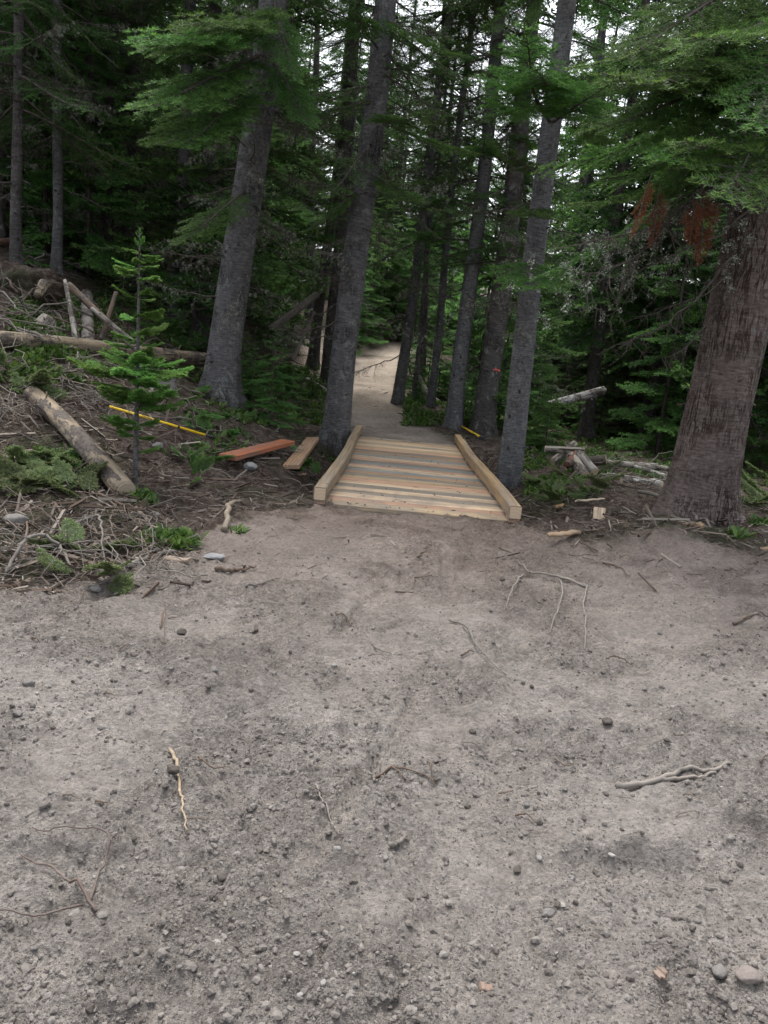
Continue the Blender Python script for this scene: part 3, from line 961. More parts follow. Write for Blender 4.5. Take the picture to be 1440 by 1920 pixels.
FAR_H = 20.0
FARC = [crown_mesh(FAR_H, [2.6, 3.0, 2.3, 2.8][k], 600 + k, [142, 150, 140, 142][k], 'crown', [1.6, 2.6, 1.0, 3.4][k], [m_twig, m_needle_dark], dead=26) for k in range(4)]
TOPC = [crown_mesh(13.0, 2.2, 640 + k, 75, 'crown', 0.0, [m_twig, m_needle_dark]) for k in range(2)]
YNG = [crown_mesh(3.0, [0.85, 1.05, 0.7][k], 660 + k, [52, 60, 44][k], 'crown', 0.12, [m_twig, m_needle_fresh], lod=MIDB, L0=1.0, power=0.85) for k in range(3)]


def trunk_mesh(path, rad, sides, mats, rough, seed, name='trunk', stubs=0):
    zz = np.asarray(path)[:, 2]
    g = Geo().add(*tube(path, rad, sides, True, rough, seed, 5.0, 0.16 * np.exp(-np.maximum(zz, 0) / 0.3)))
    r = np.random.default_rng(seed + 700)
    for k in range(stubs):
        z = r.uniform(0.5, min(9.0, zz[-1] * 0.5)); a = r.uniform(0, 6.283)
        c = np.array([np.interp(z, zz, np.asarray(path)[:, 0]), np.interp(z, zz, np.asarray(path)[:, 1]), z])
        rd = float(np.interp(z, zz, rad)); d = np.array([math.cos(a), math.sin(a), r.uniform(-0.3, 0.35)])
        l = r.uniform(0.02, 0.10) * (2.5 if r.random() < 0.15 else 1); w0 = r.uniform(0.006, 0.016)
        p = c + d * rd * 0.93
        g.add(*tube([p, p + d * (l * 0.5 + rd * 0.07), p + d * (l + rd * 0.07) + r.normal(0, 0.15, 3) * l], [w0 * 1.5, w0, w0 * 0.6], 6, True), 0, 0)
    return g.mesh(name, mats)


def far_trunk(seed, r0):
    zz = np.concatenate([[-0.35, 0.0, 0.25, 0.6], np.linspace(1.2, FAR_H, 16)])
    r = np.random.default_rng(seed)
    path = np.stack([0.06 * np.sin(zz * 0.35 + seed), 0.06 * np.cos(zz * 0.3 + seed * 2), zz], 1)
    rad = r0 * (1 - zz / (FAR_H + 0.5)).clip(0.02) ** 0.8 * (1 + 0.55 * np.exp(-np.maximum(zz, 0) / 0.25))
    return trunk_mesh(path, rad, 14, [m_bark_far], 0.04, seed)


FART = [far_trunk(k, [0.17, 0.2, 0.15, 0.22][k]) for k in range(4)]
YNT = Geo().add(*tube([[0, 0, -0.1], [0.01, 0, 1.0], [0, 0.01, 2.0], [0, 0, 3.05]], [0.028, 0.02, 0.011, 0.003], 7)).mesh('stem', [m_twig])

OCC = []            # footprints already taken by trees


def place_bough(parent, S, T, me, L0=1.8, roll=0.0, name='branch', width=1.0):
    """bough from trunk point S to tip T (world), child of a thing at an unrotated Empty"""
    S = np.asarray(S, float); T = np.asarray(T, float)
    d = T - S; ln = np.linalg.norm(d); d /= ln
    az = math.atan2(d[1], d[0]); pt = math.asin(max(-1, min(1, d[2])))
    sc = ln / L0
    o = link(me, name, parent, S - np.array(parent.location), Euler((roll, -pt, az)), (sc, sc * width, sc * width))
    return o


def px_tree(name, label, base, top, wpx, height, barkm, sides=40, seed=0, flare=0.5, group=None, taper=0.8, baseP=None, rough=0.03, dtop=0.0, lean_amp=0.04):
    """tree whose trunk passes through two photo pixels: its foot on the ground, the second at the same distance"""
    B = G(*base) if baseP is None else baseP
    T = AT(top[0], top[1], B[1] + dtop)
    d = (T - B); d = d / d[2]
    dia = pxm(wpx, B)
    zz = np.concatenate([[-0.4, -0.15, 0, 0.1, 0.22, 0.4, 0.65], np.arange(1.0, height, 0.35), [height]])
    # the lean eases off higher up
    off = np.where(zz < 6, zz, 6 + (zz - 6) * 0.6)
    path = np.stack([d[0] * off + lean_amp * np.sin(zz * 0.8 + seed) * np.clip(zz, 0, 1), d[1] * off, zz], 1)
    path[:3, :2] = path[2, :2] * 0
    rad = dia / 2 * (1 - np.maximum(zz, 0) / (height + 0.3)).clip(0.03) ** taper * (1 + flare * np.exp(-np.maximum(zz, 0) / 0.28))
    th = thing(name, label, 'tree', B, group)
    link(trunk_mesh(path, rad, sides, [barkm], rough, seed, 'trunk', 70 if sides > 30 else 40), 'trunk', th)
    OCC.append((B[0], B[1], 1.0))

    def at(z):
        return B + np.array([np.interp(z, zz, path[:, 0]), np.interp(z, zz, path[:, 1]), z])

    def rr(z):
        return float(np.interp(z, zz, rad))
    return th, at, rr


def dead_on(th, at, zlist, seed, lich=True, sc=(0.5, 1.0), away=None):
    r = np.random.default_rng(seed)
    for z in zlist:
        k = r.integers(0, 5)
        az = r.uniform(0, 6.283) if away is None else away + r.normal(0, 0.9)
        s = r.uniform(*sc)
        o = link(DEAD[k], 'dead_branch', th, at(z) - np.array(th.location), Euler((r.normal(0, 0.5), r.normal(0.05, 0.25), az)), s)
        if lich and r.random() < 0.75:
            link(DLI[k], 'lichen', o)


def boughs_on(th, at, z0, z1, n, seed, meshes, ln=(1.2, 2.2), pitch=(-0.15, 0.2), az=None, spread=math.pi):
    r = np.random.default_rng(seed)
    for k in range(n):
        z = z0 + (z1 - z0) * (k + r.random()) / n
        a = (k * 2.4 + r.normal(0, 0.4)) if az is None else az + r.uniform(-spread, spread)
        s = r.uniform(*ln) / 1.8
        link(meshes[r.integers(0, len(meshes))], 'branch', th, at(z) - np.array(th.location), Euler((r.normal(0, 0.2), -r.normal(*pitch), a)), s)


def top_on(th, at, z, sc=1.0, k=0):
    o = link(TOPC[k % 2], 'crown', th, at(z) - np.array(th.location), None, sc)
    return o

# ------------------------------------------------------------------ bridge
DX0, DX1, DY0, DY1, DZ = -0.72, 1.38, 7.72, 15.45, 0.035
br = thing('footbridge', 'new timber footbridge of mixed salmon, tan and grey planks with low curbs', 'bridge', ((DX0 + DX1) / 2, (DY0 + DY1) / 2, DZ - 0.35))
bo = np.array(br.location)
SALMON, TAN, GREY, BLUE, PALE, DARK, OAK = (0.42, 0.245, 0.155), (0.38, 0.28, 0.165), (0.235, 0.20, 0.155), (0.20, 0.205, 0.188), (0.46, 0.34, 0.225), (0.175, 0.15, 0.118), (0.33, 0.205, 0.115)
PLANKS = [TAN, SALMON, PALE, GREY, PALE, DARK, PALE, SALMON, TAN, GREY, OAK, BLUE, PALE, SALMON, BLUE, DARK, SALMON, PALE, BLUE, GREY, OAK, DARK, SALMON, TAN, PALE, TAN, GREY, PALE, TAN, OAK, GREY, TAN, PALE]
NPL = 33
pw = (DY1 - DY0) / NPL
for i in range(NPL):
    L = DX1 - DX0 + random.uniform(-0.03, 0.03)
    V, F = box_geo(L, pw - random.uniform(0.010, 0.022), 0.05, 0.005, 0.0015, 8, 900 + i)
    V[:, 2] += (random.uniform(-0.004, 0.004)) * np.sign(V[:, 1]) * (V[:, 2] > 0.02)
    me = Geo().add(V, F).mesh('plank', [m_plank], False)
    c = PLANKS[i]; j = random.uniform(0.9, 1.1)
    link(me, 'plank', br, np.array([(DX0 + DX1) / 2 + random.uniform(-0.02, 0.02), DY0 + pw * (i + 0.5), DZ - 0.05 + random.uniform(-0.004, 0.004)]) - bo, Euler((0, 0, random.uniform(-0.004, 0.004))), None, tuple(v * j for v in c))
for x in (DX0 + 0.25, (DX0 + DX1) / 2, DX1 - 0.25):
    V, F = box_geo(DY1 - DY0 - 0.3, 0.14, 0.24, 0.01, 0.001, 6, int(x * 10) + 50)
    link(Geo().add(V, F).mesh('stringer', [m_plank], False), 'stringer', br, np.array([x, (DY0 + DY1) / 2, DZ - 0.05 - 0.235]) - bo, Euler((0, 0, math.pi / 2)), None, (0.22, 0.19, 0.15))
for sd, x, c in ((-1, DX0 + 0.085, (0.25, 0.185, 0.115)), (1, DX1 - 0.085, (0.30, 0.205, 0.11))):
    Lc = DY1 - DY0 + 0.12
    V, F = box_geo(Lc, 0.125, 0.135, 0.012, 0.0025, 14, 70 + sd)
    V[:, 1] += 0.02 * np.sin(V[:, 0] * 0.9 + sd)
    cu = link(Geo().add(V, F).mesh('curb_rail', [m_plank], False), 'curb_rail', br, np.array([x, (DY0 + DY1) / 2 - 0.06, DZ + 0.04]) - bo, Euler((0, 0, math.pi / 2)), None, c)
    for k in range(6):
        V, F = box_geo(0.22, 0.11, 0.041, 0.004, 0, 1, 5)
        link(Geo().add(V, F).mesh('spacer_block', [m_plank], False), 'spacer_block', cu, (-Lc / 2 + 0.14 + k * (Lc - 0.28) / 5, 0.02 * math.sin((-Lc / 2 + 0.14 + k * (Lc - 0.28) / 5) * 0.9 + sd), -0.0405), None, None, (0.42, 0.26, 0.17))
    for e in (-1, 1):
        yo = 0.02 * math.sin(e * Lc / 2 * 0.9 + sd)
        V = np.array([[0, -0.054, 0.008], [0, 0.054, 0.008], [0, 0.056, 0.125], [0, -0.056, 0.125]]); V[:, 1] += yo
        V2 = V.copy(); V2[:, 0] = 0.004 * e; 
        F = [[0, 1, 2, 3], [4, 5, 6, 7], [0, 1, 5, 4], [1, 2, 6, 5], [2, 3, 7, 6], [3, 0, 4, 7]]
        o = link(Geo().add(np.concatenate([V, V2]), F).mesh('cut_end', [m_cut], False), 'cut_end', cu, (e * (Lc / 2 - 0.0005), 0, 0), None, None, (0.47, 0.355, 0.25))
    # paler fresh cut at the far top end
nc = 90
cx = rng.uniform(DX0 + 0.2, DX1 - 0.2, nc); cy = DY0 + 0.05 + 5.5 * rng.random(nc) ** 2.2
cr = rng.uniform(0.003, 0.010, nc)
Vc = (ICO_V[None] * (1 + 0.2 * rng.normal(size=(nc, 12, 1))) * np.array([1.2, 1.0, 0.7]) * cr[:, None, None] + np.stack([cx, cy, np.full(nc, DZ) + cr * 0.45], 1)[:, None, :])
Fc = (ICO_F[None] + (np.arange(nc) * 12)[:, None, None]).reshape(-1, 3)
o = kind(link(Geo().add(Vc.reshape(-1, 3), Fc, 0, np.repeat(rng.random(nc) * 0.6, 12)).mesh('dirt_crumbs', [m_gravel], False), 'dirt_crumbs'), 'stuff')
tag(o, 'crumbs of dirt scattered on the bridge planks', 'dirt')
# ------------------------------------------------------------------ main trees
# the thick cracked fir at the right
th, at, rr = px_tree('fir_tree', 'thick leaning fir with cracked reddish brown bark beside the dirt mound', (1300, 972), (1450, 300), 118, 24, m_bark_red, 72, 1, 0.42, rough=0.022, lean_amp=0.0)
BIG = (th, at, rr)
tips = [(1115, 150, 6.6, 4.9), (1085, 60, 7.0, 5.6), (1225, 150, 6.0, 4.8), (1330, 225, 5.6, 4.3), (1105, 275, 7.4, 4.4), (1060, 390, 7.9, 4.0), (1255, 55, 6.0, 5.4),
        (1390, 160, 5.2, 4.9), (1345, 20, 5.6, 5.6), (1180, 310, 7.0, 4.2), (1290, 120, 6.4, 5.2), (1180, 20, 6.6, 6.2), (1420, 60, 5.4, 5.8), (1130, 220, 7.0, 5.2), (990, 470, 8.6, 4.1), (1010, 330, 8.4, 4.8), (1240, 250, 6.4, 4.4)]
for i, (px, py, y, zs) in enumerate(tips):
    S = at(zs)
    T = AT(px, py, y)
    place_bough(th, S, T, BR[i % 5], 1.75, random.uniform(-0.3, 0.3), width=random.uniform(0.62, 0.8))
for (sx_, sy2, px, py, y) in ((1225, 325, 1150, 410, 6.6), (1240, 345, 1190, 435, 6.6), (1320, 335, 1275, 470, 6.7), (1300, 360, 1300, 440, 6.6)):
    place_bough(th, AT(sx_, sy2, y + 0.15), AT(px, py, y), BRX, 1.5, 0.3, width=1.1)
for i, (px, py, y, zs, lc) in enumerate(((1075, 430, 7.4, 4.2, 1), (1150, 600, 7.9, 3.2, 0), (1240, 560, 8.0, 3.0, 0), (1200, 480, 7.6, 3.6, 1), (1270, 300, 7.0, 4.0, 0), (1220, 640, 8.2, 2.6, 0), (1130, 380, 7.2, 4.4, 1), (1330, 330, 7.2, 3.8, 0), (1300, 200, 6.9, 4.6, 0))):
    S = at(zs); T = AT(px, py, y)
    k = i % 5
    o = place_bough(th, S, T, DEAD[k], 1.6, random.uniform(-0.5, 0.5), 'dead_branch', 0.75)
    if lc: link(DLI[2], 'lichen', o)
boughs_on(th, at, 5.8, 10.5, 22, 71, BR, (1.8, 2.8), (0.0, 0.12))
top_on(th, at, 10.5)

# slender fir right of the bridge
th, at, rr = px_tree('fir_tree', 'slender grey fir with horizontal bark bands beside the right curb of the bridge', (952, 915), (1056, 40), 44, 20, m_bark_pale, 48, 2, 0.22, lean_amp=0.02)
dead_on(th, at, np.linspace(2.0, 4.5, 14), 31, True, (0.45, 0.85))
for i, (px, py, y, zs) in enumerate(((960, 60, 9.3, 5.6), (1150, 110, 9.6, 5.6), (1000, 30, 9.2, 6.0), (940, 260, 11.5, 4.8), (1010, 480, 9.4, 3.6), (985, 400, 10.8, 4.4))):
    place_bough(th, at(zs), AT(px, py, y), BR[i % 5], 1.75, 0, width=0.8)
boughs_on(th, at, 5.6, 9.5, 18, 72, BR, (1.0, 1.7))
top_on(th, at, 9.5, 0.8, 1)

# straight fir left of the far end of the bridge
th, at, rr = px_tree('fir_tree', 'tall grey fir rising right beside the left curb of the bridge', (627, 836), (724, 5), 50, 22, m_bark, 56, 3, 0.30, lean_amp=0.03)
dead_on(th, at, np.linspace(2.0, 7.5, 36), 32, True, (0.5, 1.0))
for i, (px, py, y, zs) in enumerate(((790, 210, 12.2, 5.6), (850, 170, 12.6, 6.4), (900, 250, 13.4, 5.6), (560, 170, 13, 6.2), (870, 60, 12.2, 7.2), (840, 420, 13.8, 4.8), (800, 360, 12.8, 4.8), (600, 330, 12.2, 5.2), (570, 430, 13.5, 4.6), (930, 120, 13.0, 7.0))):
    place_bough(th, at(zs), AT(px, py, y), (BRD[i % 4] if i % 2 else BR[i % 5]), 1.75, 0, width=0.8)
boughs_on(th, at, 5.6, 10.5, 34, 73, BRD, (1.3, 2.4), (-0.1, 0.15))
top_on(th, at, 10.5, 0.95)

# big fir on the left bank
th, at, rr = px_tree('fir_tree', 'thick grey fir with flared foot on the left bank by the weathered stump', (412, 748), (506, 40), 61, 23, m_bark, 64, 4, 0.55, lean_amp=0.03)
dead_on(th, at, np.linspace(1.6, 6.5, 52), 33, True, (0.4, 1.05))
for i, (px, py, y, zs) in enumerate(((240, 70, 9.2, 5.8), (255, 130, 9.0, 5.4), (300, 180, 9.6, 5.0), (290, 60, 9.8, 6.0), (270, 195, 9.4, 4.8), (330, 40, 9.4, 6.0), (330, 420, 10.4, 3.4), (560, 90, 11.0, 6.2), (600, 230, 11.8, 5.4))):
    place_bough(th, at(zs), AT(px, py, y), BR[i % 5], 1.75, random.uniform(-0.2, 0.2), width=0.75)
boughs_on(th, at, 6.2, 10.0, 20, 74, BR, (1.4, 2.3))
top_on(th, at, 10.0, 1.0, 1)

# firs behind the far end of the bridge and into the wood: base px, upper px, width px, bark, label
MID = [
    ((851, 803), (935, 60), 31, m_bark_pale, 'straight pale grey fir just past the far end of the right curb', 34, 13),
    ((905, 815), (946, 480), 42, m_bark_far, 'broad dark fir behind the pale one past the right curb', 24, 13),
    ((745, 757), (772, 560), 21, m_bark, 'small dark fir leaning at the right edge of the far trail', 12, 10),
    ((806, 762), (832, 520), 15, m_bark, 'thin fir pole standing over the curved fallen log', 16, 9),
    ((788, 742), (800, 520), 12, m_bark_far, 'dark thin fir pole between two thicker poles by the trail', 12, 6),
    ((776, 752), (795, 560), 8, m_bark, 'thinnest fir pole beside the far trail', 8, 4),
    ((586, 690), (612, 480), 21, m_bark_far, 'dark fir left of the trail beside the leaning dead trunk', 14, 9),
    ((614, 715), (634, 480), 24, m_bark_far, 'dark fir hidden behind the tall fir at the left curb', 14, 9),
    ((326, 612), (346, 250), 27, m_bark, 'grey fir behind the fallen log and left of the thick one', 22, 9),
    ((376, 640), (392, 300), 28, m_bark_far, 'dark fir close behind the thick fir on the left bank', 20, 7),
    ((106, 512), (110, 0), 19, m_bark, 'slim grey fir above the uprooted root mass on the left', 26, 8),
    ((165, 500), (170, 200), 15, m_bark_far, 'dark thin fir right of the slim grey one up the bank', 20, 9),
    ((205, 515), (206, 200), 17, m_bark_far, 'dark fir on the left bank above the mossy ferny ground', 18, 9),
    ((242, 520), (250, 250), 22, m_bark_far, 'dark fir behind the top of the green sapling', 18, 9),
    ((30, 500), (32, 100), 20, m_bark_far, 'dark fir at the top of the left bank behind the grey logs', 20, 10),
    ((1062, 800), (1082, 560), 22, m_bark, 'short-boled fir crossing the grey fallen log on the right', 12, 9),
    ((580, 600), (588, 120), 17, m_bark_far, 'far slim fir on the slope left of the trail', 16, 10),
    ((1410, 800), (1432, 560), 22, m_bark_far, 'dark fir behind the thick cracked fir', 14, 10),
]
for i, (bpx, tpx, wp, bm, lab, nd, nb) in enumerate(MID):
    th, at, rr = px_tree('fir_tree', lab, bpx, tpx, wp, random.uniform(17, 22), bm, 24, 10 + i, 0.3, lean_amp=0.03)
    y = th.location.y
    ztop = 1.5 + y * 0.42 - th.location.z
    dead_on(th, at, np.random.default_rng(50 + i).uniform(1.2, ztop, nd), 60 + i, True, (0.5, 1.1))
    z0 = max(2.6, 0.40 * ztop) if nb >= 8 else 0.6 * ztop
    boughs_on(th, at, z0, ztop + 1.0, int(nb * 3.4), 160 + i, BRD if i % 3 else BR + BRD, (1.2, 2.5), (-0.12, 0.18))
    top_on(th, at, ztop + 0.6, 0.9, i)

# ------------------------------------------------------------------ background forest
def copy_tree(kind_i, P, sc, az, label, group, name='fir_tree'):
    t = thing(name, label, 'tree', P, group)
    t.rotation_euler = (random.gauss(0, 0.015), random.gauss(0.02, 0.015), az)
    t.scale = (sc[0], sc[0], sc[1])
    link(FART[kind_i], 'trunk', t)
    link(FARC[kind_i], 'crown', t)
    return t


r = np.random.default_rng(5)
cnt = 0
for _ in range(4000):
    y = 17 + 58 * r.random() ** 1.15
    x = r.uniform(-0.62 * y - 3, 0.62 * y + 4)
    dd = x - float(xcen(y))
    if abs(dd) < (2.4 if y < 20 else 4.6): continue
    if y > 36 and 0 < dd and False: continue
    if any((x - a) ** 2 + (y - b_) ** 2 < (c + 0.75) ** 2 for a, b_, c in OCC): continue
    # a thin place ahead where the sky shows through
    if y < 30 and dd > 0 and r.random() < 0.35: continue
    OCC.append((x, y, 0.95 + 0.010 * y))
    s = r.uniform(0.75, 1.15)
    side = 'on the slope left of the trail' if dd < 0 else 'in the flat wood right of the trail'
    far = 'far off' if y > 40 else 'standing'
    copy_tree(int(r.integers(0, 4)), on(x, y, -0.02), (s * r.uniform(0.85, 1.15), s), r.uniform(0, 6.28),
              f'dark fir {far} {side}', f'background firs {far} {side}')
    cnt += 1
    if cnt >= 175: break

# young firs
def young(P, h, w=1.0, k=None, label='', group=None, name='young_fir'):
    k = random.randrange(3) if k is None else k
    t = thing(name, label, 'young fir', P, group)
    t.rotation_euler = (0, 0, random.uniform(0, 6.28))
    s = h / 3.0
    t.scale = (s * w, s * w, s)
    link(YNT, 'stem', t)
    link(YNG[k], 'crown', t)
    return t


LG = 'bushy young fir under the trees between the left bank and the tall fir'
for (px, py, h, w_) in ((505, 800, 1.7, 1.25), (470, 775, 1.3, 1.3), (560, 780, 1.0, 1.4), (540, 740, 1.6, 1.2), (490, 720, 2.0, 1.1), (585, 745, 0.9, 1.4), (455, 730, 1.2, 1.2)):
    young(G(px, py), h, w_, None, LG, 'young firs left of the bridge')
RG = 'young fir thicket behind the log pile on the right'
for (px, py, h) in ((1020, 850, 1.7), (1000, 830, 2.0), (1090, 815, 2.6), (1120, 820, 2.8), (1160, 815, 3.4), (1200, 815, 3.0), (1230, 830, 2.4), (1140, 800, 3.8), (1180, 795, 4.2), (1220, 800, 4.4), (1050, 800, 3.2), (1085, 790, 4.2), (1110, 785, 4.6),
                    (1385, 850, 2.8), (1425, 870, 2.2), (1410, 820, 3.4), (1440, 830, 3.8), (1480, 860, 2.8), (1250, 810, 3.6), (1270, 800, 4.0), (975, 790, 2.2), (960, 780, 2.6), (1000, 785, 3.4), (1030, 780, 4.2)):
    young(G(px, py), h, random.uniform(0.85, 1.1), None, RG, 'young firs in the right wood')
TG = 'small young fir along the edge of the far trail'
for (px, py, h) in ((772, 745, 1.3), (785, 755, 1.0), (800, 745, 2.0), (820, 745, 1.8), (840, 750, 2.0), (870, 770, 1.6), (765, 725, 1.6), (790, 725, 2.4), (650, 670, 2.0), (640, 655, 2.4), (665, 648, 1.6), (625, 690, 1.6), (880, 790, 1.4), (925, 800, 1.6), (700, 632, 3.0), (725, 630, 3.2), (680, 635, 3.6), (655, 640, 3.5), (690, 628, 5.0), (715, 626, 5.5), (745, 628, 4.0), (735, 622, 6.0), (668, 630, 5.5), (760, 626, 5.0), (705, 618, 6.5), (775, 650, 3.0), (795, 640, 4.0), (815, 650, 3.5), (835, 640, 4.5), (860, 650, 4.0), (780, 615, 5.5), (820, 615, 6.0), (850, 620, 5.0), (880, 660, 4.0)):
    young(G(px, py), h, random.uniform(0.9, 1.2), None, TG, 'young firs along the far trail')
UG = 'low young fir among the trunks on the left bank'
for (px, py, h) in ((260, 640, 1.0), (300, 650, 0.9), (340, 660, 1.0), (230, 600, 1.3), (200, 560, 1.2), (290, 600, 1.2), (355, 690, 0.7), (150, 510, 1.4), (60, 500, 1.0), (400, 600, 2.2), (430, 560, 2.6), (520, 640, 2.4), (550, 620, 2.6), (480, 600, 2.6), (270, 560, 1.8), (560, 560, 3.0), (310, 560, 2.0), (130, 500, 1.6), (500, 660, 1.8)):
    young(G(px, py), h, random.uniform(0.95, 1.3), None, UG, 'young firs on the left bank')

for side_, lab, grp in ((-1, 'half-grown dense fir between the trunks left of the trail', 'half-grown firs left of the trail'), (1, 'half-grown dense fir between the trunks right of the trail', 'half-grown firs right of the trail')):
    r = np.random.default_rng(90 + side_)
    k = 0
    for _ in range(600):
        y = r.uniform(17, 42); x = side_ * r.uniform(0.05, 0.58) * y
        dd = x - float(xcen(y))
        if dd * side_ < 2.8: continue
        if any((x - a) ** 2 + (y - b_) ** 2 < 0.8 for a, b_, c in OCC): continue
        if y < 23 and 0.19 < x / y < 0.31: continue
        OCC.append((x, y, 0.4))
        young(on(x, y, -0.02), r.uniform(3.5, 10.5), r.uniform(0.7, 0.9), None, lab, grp)
        k += 1
        if k >= 46: break

# the lone sapling on the left
Ps = G(253, 908)
tipP = AT(262, 428, Ps[1])
hs_ = tipP[2] - Ps[2]
sp = thing('fir_sapling', 'lone bright green fir sapling with spaced whorls in front of the fallen log', 'sapling', Ps)
st = np.array([[0, 0, -0.1], [0.0, 0, 0.3], [tipP[0] - Ps[0], 0, hs_]]); st = resample(st, 14)
V, F = tube(st, np.linspace(0.028, 0.006, 14), 8, True, 0.05, 3)
link(Geo().add(V, F).mesh('stem', [m_bark]), 'stem', sp)
dx = (tipP[0] - Ps[0]) / hs_
WH = [(0.17, 0.30, 3), (0.24, 0.34, 3), (0.28, 0.42, 4), (0.33, 0.48, 6), (0.38, 0.54, 7), (0.43, 0.56, 7), (0.47, 0.46, 4), (0.51, 0.38, 4), (0.55, 0.28, 4), (0.60, 0.32, 4), (0.645, 0.36, 2), (0.66, 0.22, 2), (0.75, 0.30, 3), (0.82, 0.30, 4), (0.87, 0.24, 4), (0.89, 0.18, 3), (0.93, 0.09, 3), (0.955, 0.06, 4), (0.975, 0.05, 3), (0.99, 0.04, 4)]
r = np.random.default_rng(77)
for q, (h, ln, n) in enumerate(WH):
    a0 = r.uniform(0, 6.28)
    for k in range(n):
        a = a0 + k * 6.283 / n + r.normal(0, 0.25)
        z = h * hs_ + r.normal(0, 0.05 if h < 0.9 else 0.01)
        link(SPRS[int(r.integers(0, 4))], 'branch', sp, (dx * z, 0, z), Euler((r.normal(0, 0.15), -(0.12 + (0.75 if h > 0.9 else 0.10 * r.normal())), a)), ln * r.uniform(0.75, 1.15) * 0.95 / 0.5)

# ------------------------------------------------------------------ logs, stumps, boards
LC = {'grey': (0.29, 0.265, 0.235), 'tan': (0.29, 0.225, 0.15), 'pale': (0.33, 0.295, 0.245), 'brown': (0.17, 0.12, 0.085), 'dark': (0.09, 0.07, 0.055), 'red': (0.24, 0.09, 0.05), 'white': (0.46, 0.44, 0.41)}


def log(P0, P1, r0, r1, label, c='grey', ends=(1, 1), endc=None, bend=0.0, n=18, sides=22, rough=0.09, seed=0, name='log', cat='log', group=None, mt=None):
    P0 = np.asarray(P0, float); P1 = np.asarray(P1, float)
    d = P1 - P0; L = np.linalg.norm(d)
    # local frame: x along the log
    xs = np.linspace(0, L, n)
    path = np.stack([xs, bend * np.sin(xs / L * math.pi), 0.35 * bend * np.sin(xs / L * 5)], 1)
    V, F = tube(path, np.linspace(r0, r1, n), sides, True, rough, seed, 7)
    gl = Geo().add(V, F)
    rs_ = np.random.default_rng(seed + 33)
    for k in range(int(L * 4)):
        x_ = rs_.uniform(0.05, 0.95) * L; a_ = rs_.uniform(0, 6.283); rd = r0 + (r1 - r0) * x_ / L
        dv_ = np.array([rs_.uniform(-0.2, 0.5), math.cos(a_), math.sin(a_)])
        p_ = np.array([x_, bend * math.sin(x_ / L * math.pi), 0]) + dv_ * [0, rd * 0.9, rd * 0.9]
        l_ = rs_.uniform(0.02, 0.08)
        gl.add(*tube([p_, p_ + dv_ * l_], [0.012, 0.006], 6, True), 0, 0)
    o = link(gl.mesh(name, [mt or m_log]), name, None, P0, Vector(d).to_track_quat('X', 'Z').to_euler(), None, LC[c] if isinstance(c, str) else c)
    tag(o, label, cat, group)
    for e, k in ((0, 0), (1, n - 1)):
        if ends[e]:
            rr_ = (r0, r1)[e] * 0.93; th_ = np.linspace(0, 6.283, 18, endpoint=False); sgn = (-1, 1)[e]
            ring = np.stack([np.zeros(18), np.cos(th_) * rr_, np.sin(th_) * rr_], 1)
            V = np.concatenate([ring, ring * 0.98 + [0.006 * sgn, 0, 0], [[0.006 * sgn, 0, 0]]])
            j = np.arange(18); j2 = (j + 1) % 18
            F = np.concatenate([np.stack([j, j2, 18 + j2], -1), np.stack([j, 18 + j2, 18 + j], -1), np.stack([np.full(18, 36), 18 + j, 18 + j2], -1)])
            link(Geo().add(V, F).mesh('cut_end', [m_cut], False), 'cut_end', o, path[k], None, None, LC[endc] if isinstance(endc, str) else (endc or (0.42, 0.34, 0.24)))
    return o


def glog(a, b, wpx, label, c='grey', lift=(0, 0), **kw):
    A = G(*a); B = G(*b)
    r0 = pxm(wpx[0], A) / 2; r1 = pxm(wpx[1], B) / 2
    ss = np.linspace(0.03, 0.97, 30)[:, None]
    up = max(0.0, float(np.max(H0(*(A + (B - A) * ss)[:, :2].T) - (A + (B - A) * ss)[:, 2])) - 0.4 * min(r0, r1))
    A[2] += r0 * 0.75 + lift[0] + up; B[2] += r1 * 0.75 + lift[1] + up
    return log(A, B, r0, r1, label, c, **kw)


# long log across the left bank: over the ground, ends at the thick fir
glog((-120, 690), (392, 712), (34, 26), 'long barkless fallen log lying across the left bank up to the thick fir', (0.26, 0.205, 0.14), lift=(0.0, 0.0), ends=(0, 0), bend=0.05, n=40, sides=28, rough=0.04, seed=2)
# earth and branches carry it
glog((165, 655), (163, 560), (25, 21), 'grey log lying end-on upslope behind the long fallen log', 'grey', seed=3)
log(AT(150, 672, 10.6), AT(122, 526, 11.6), 0.052, 0.028, 'tall pale snapped pole leaning upright against the grey log', 'grey', ends=(0, 0), seed=4, sides=12)
log(AT(129, 534, 11.7), AT(292, 690, 10.9), 0.05, 0.05, 'brown pole slanting down from the pale snapped pole', 'brown', ends=(0, 0), seed=5, sides=12)
log(AT(172, 578, 11.4), AT(250, 640, 11.1), 0.028, 0.03, 'thin grey pole slanting below the brown pole', 'grey', ends=(0, 0), seed=6, sides=10)
log(AT(190, 640, 11.6), AT(218, 548, 11.9), 0.05, 0.035, 'short reddish brown snag sticking up behind the poles', 'brown', ends=(0, 0), seed=7, sides=12)
log(AT(52, 652, 10.6), AT(92, 598, 10.9), 0.17, 0.10, 'broken weathered stump end leaning on the root mass', 'pale', ends=(0, 1), seed=8, rough=0.14, endc=(0.36, 0.31, 0.25))
log(AT(72, 556, 11.6), AT(84, 532, 11.8), 0.07, 0.085, 'small pale cut stub in the root mass', 'tan', ends=(0, 1), seed=9, rough=0.1, endc=(0.6, 0.48, 0.32))
log(AT(88, 632, 10.4), AT(118, 662, 10.2), 0.05, 0.03, 'pale split piece leaning on the long fallen log', 'pale', ends=(0, 0), seed=10, sides=8)
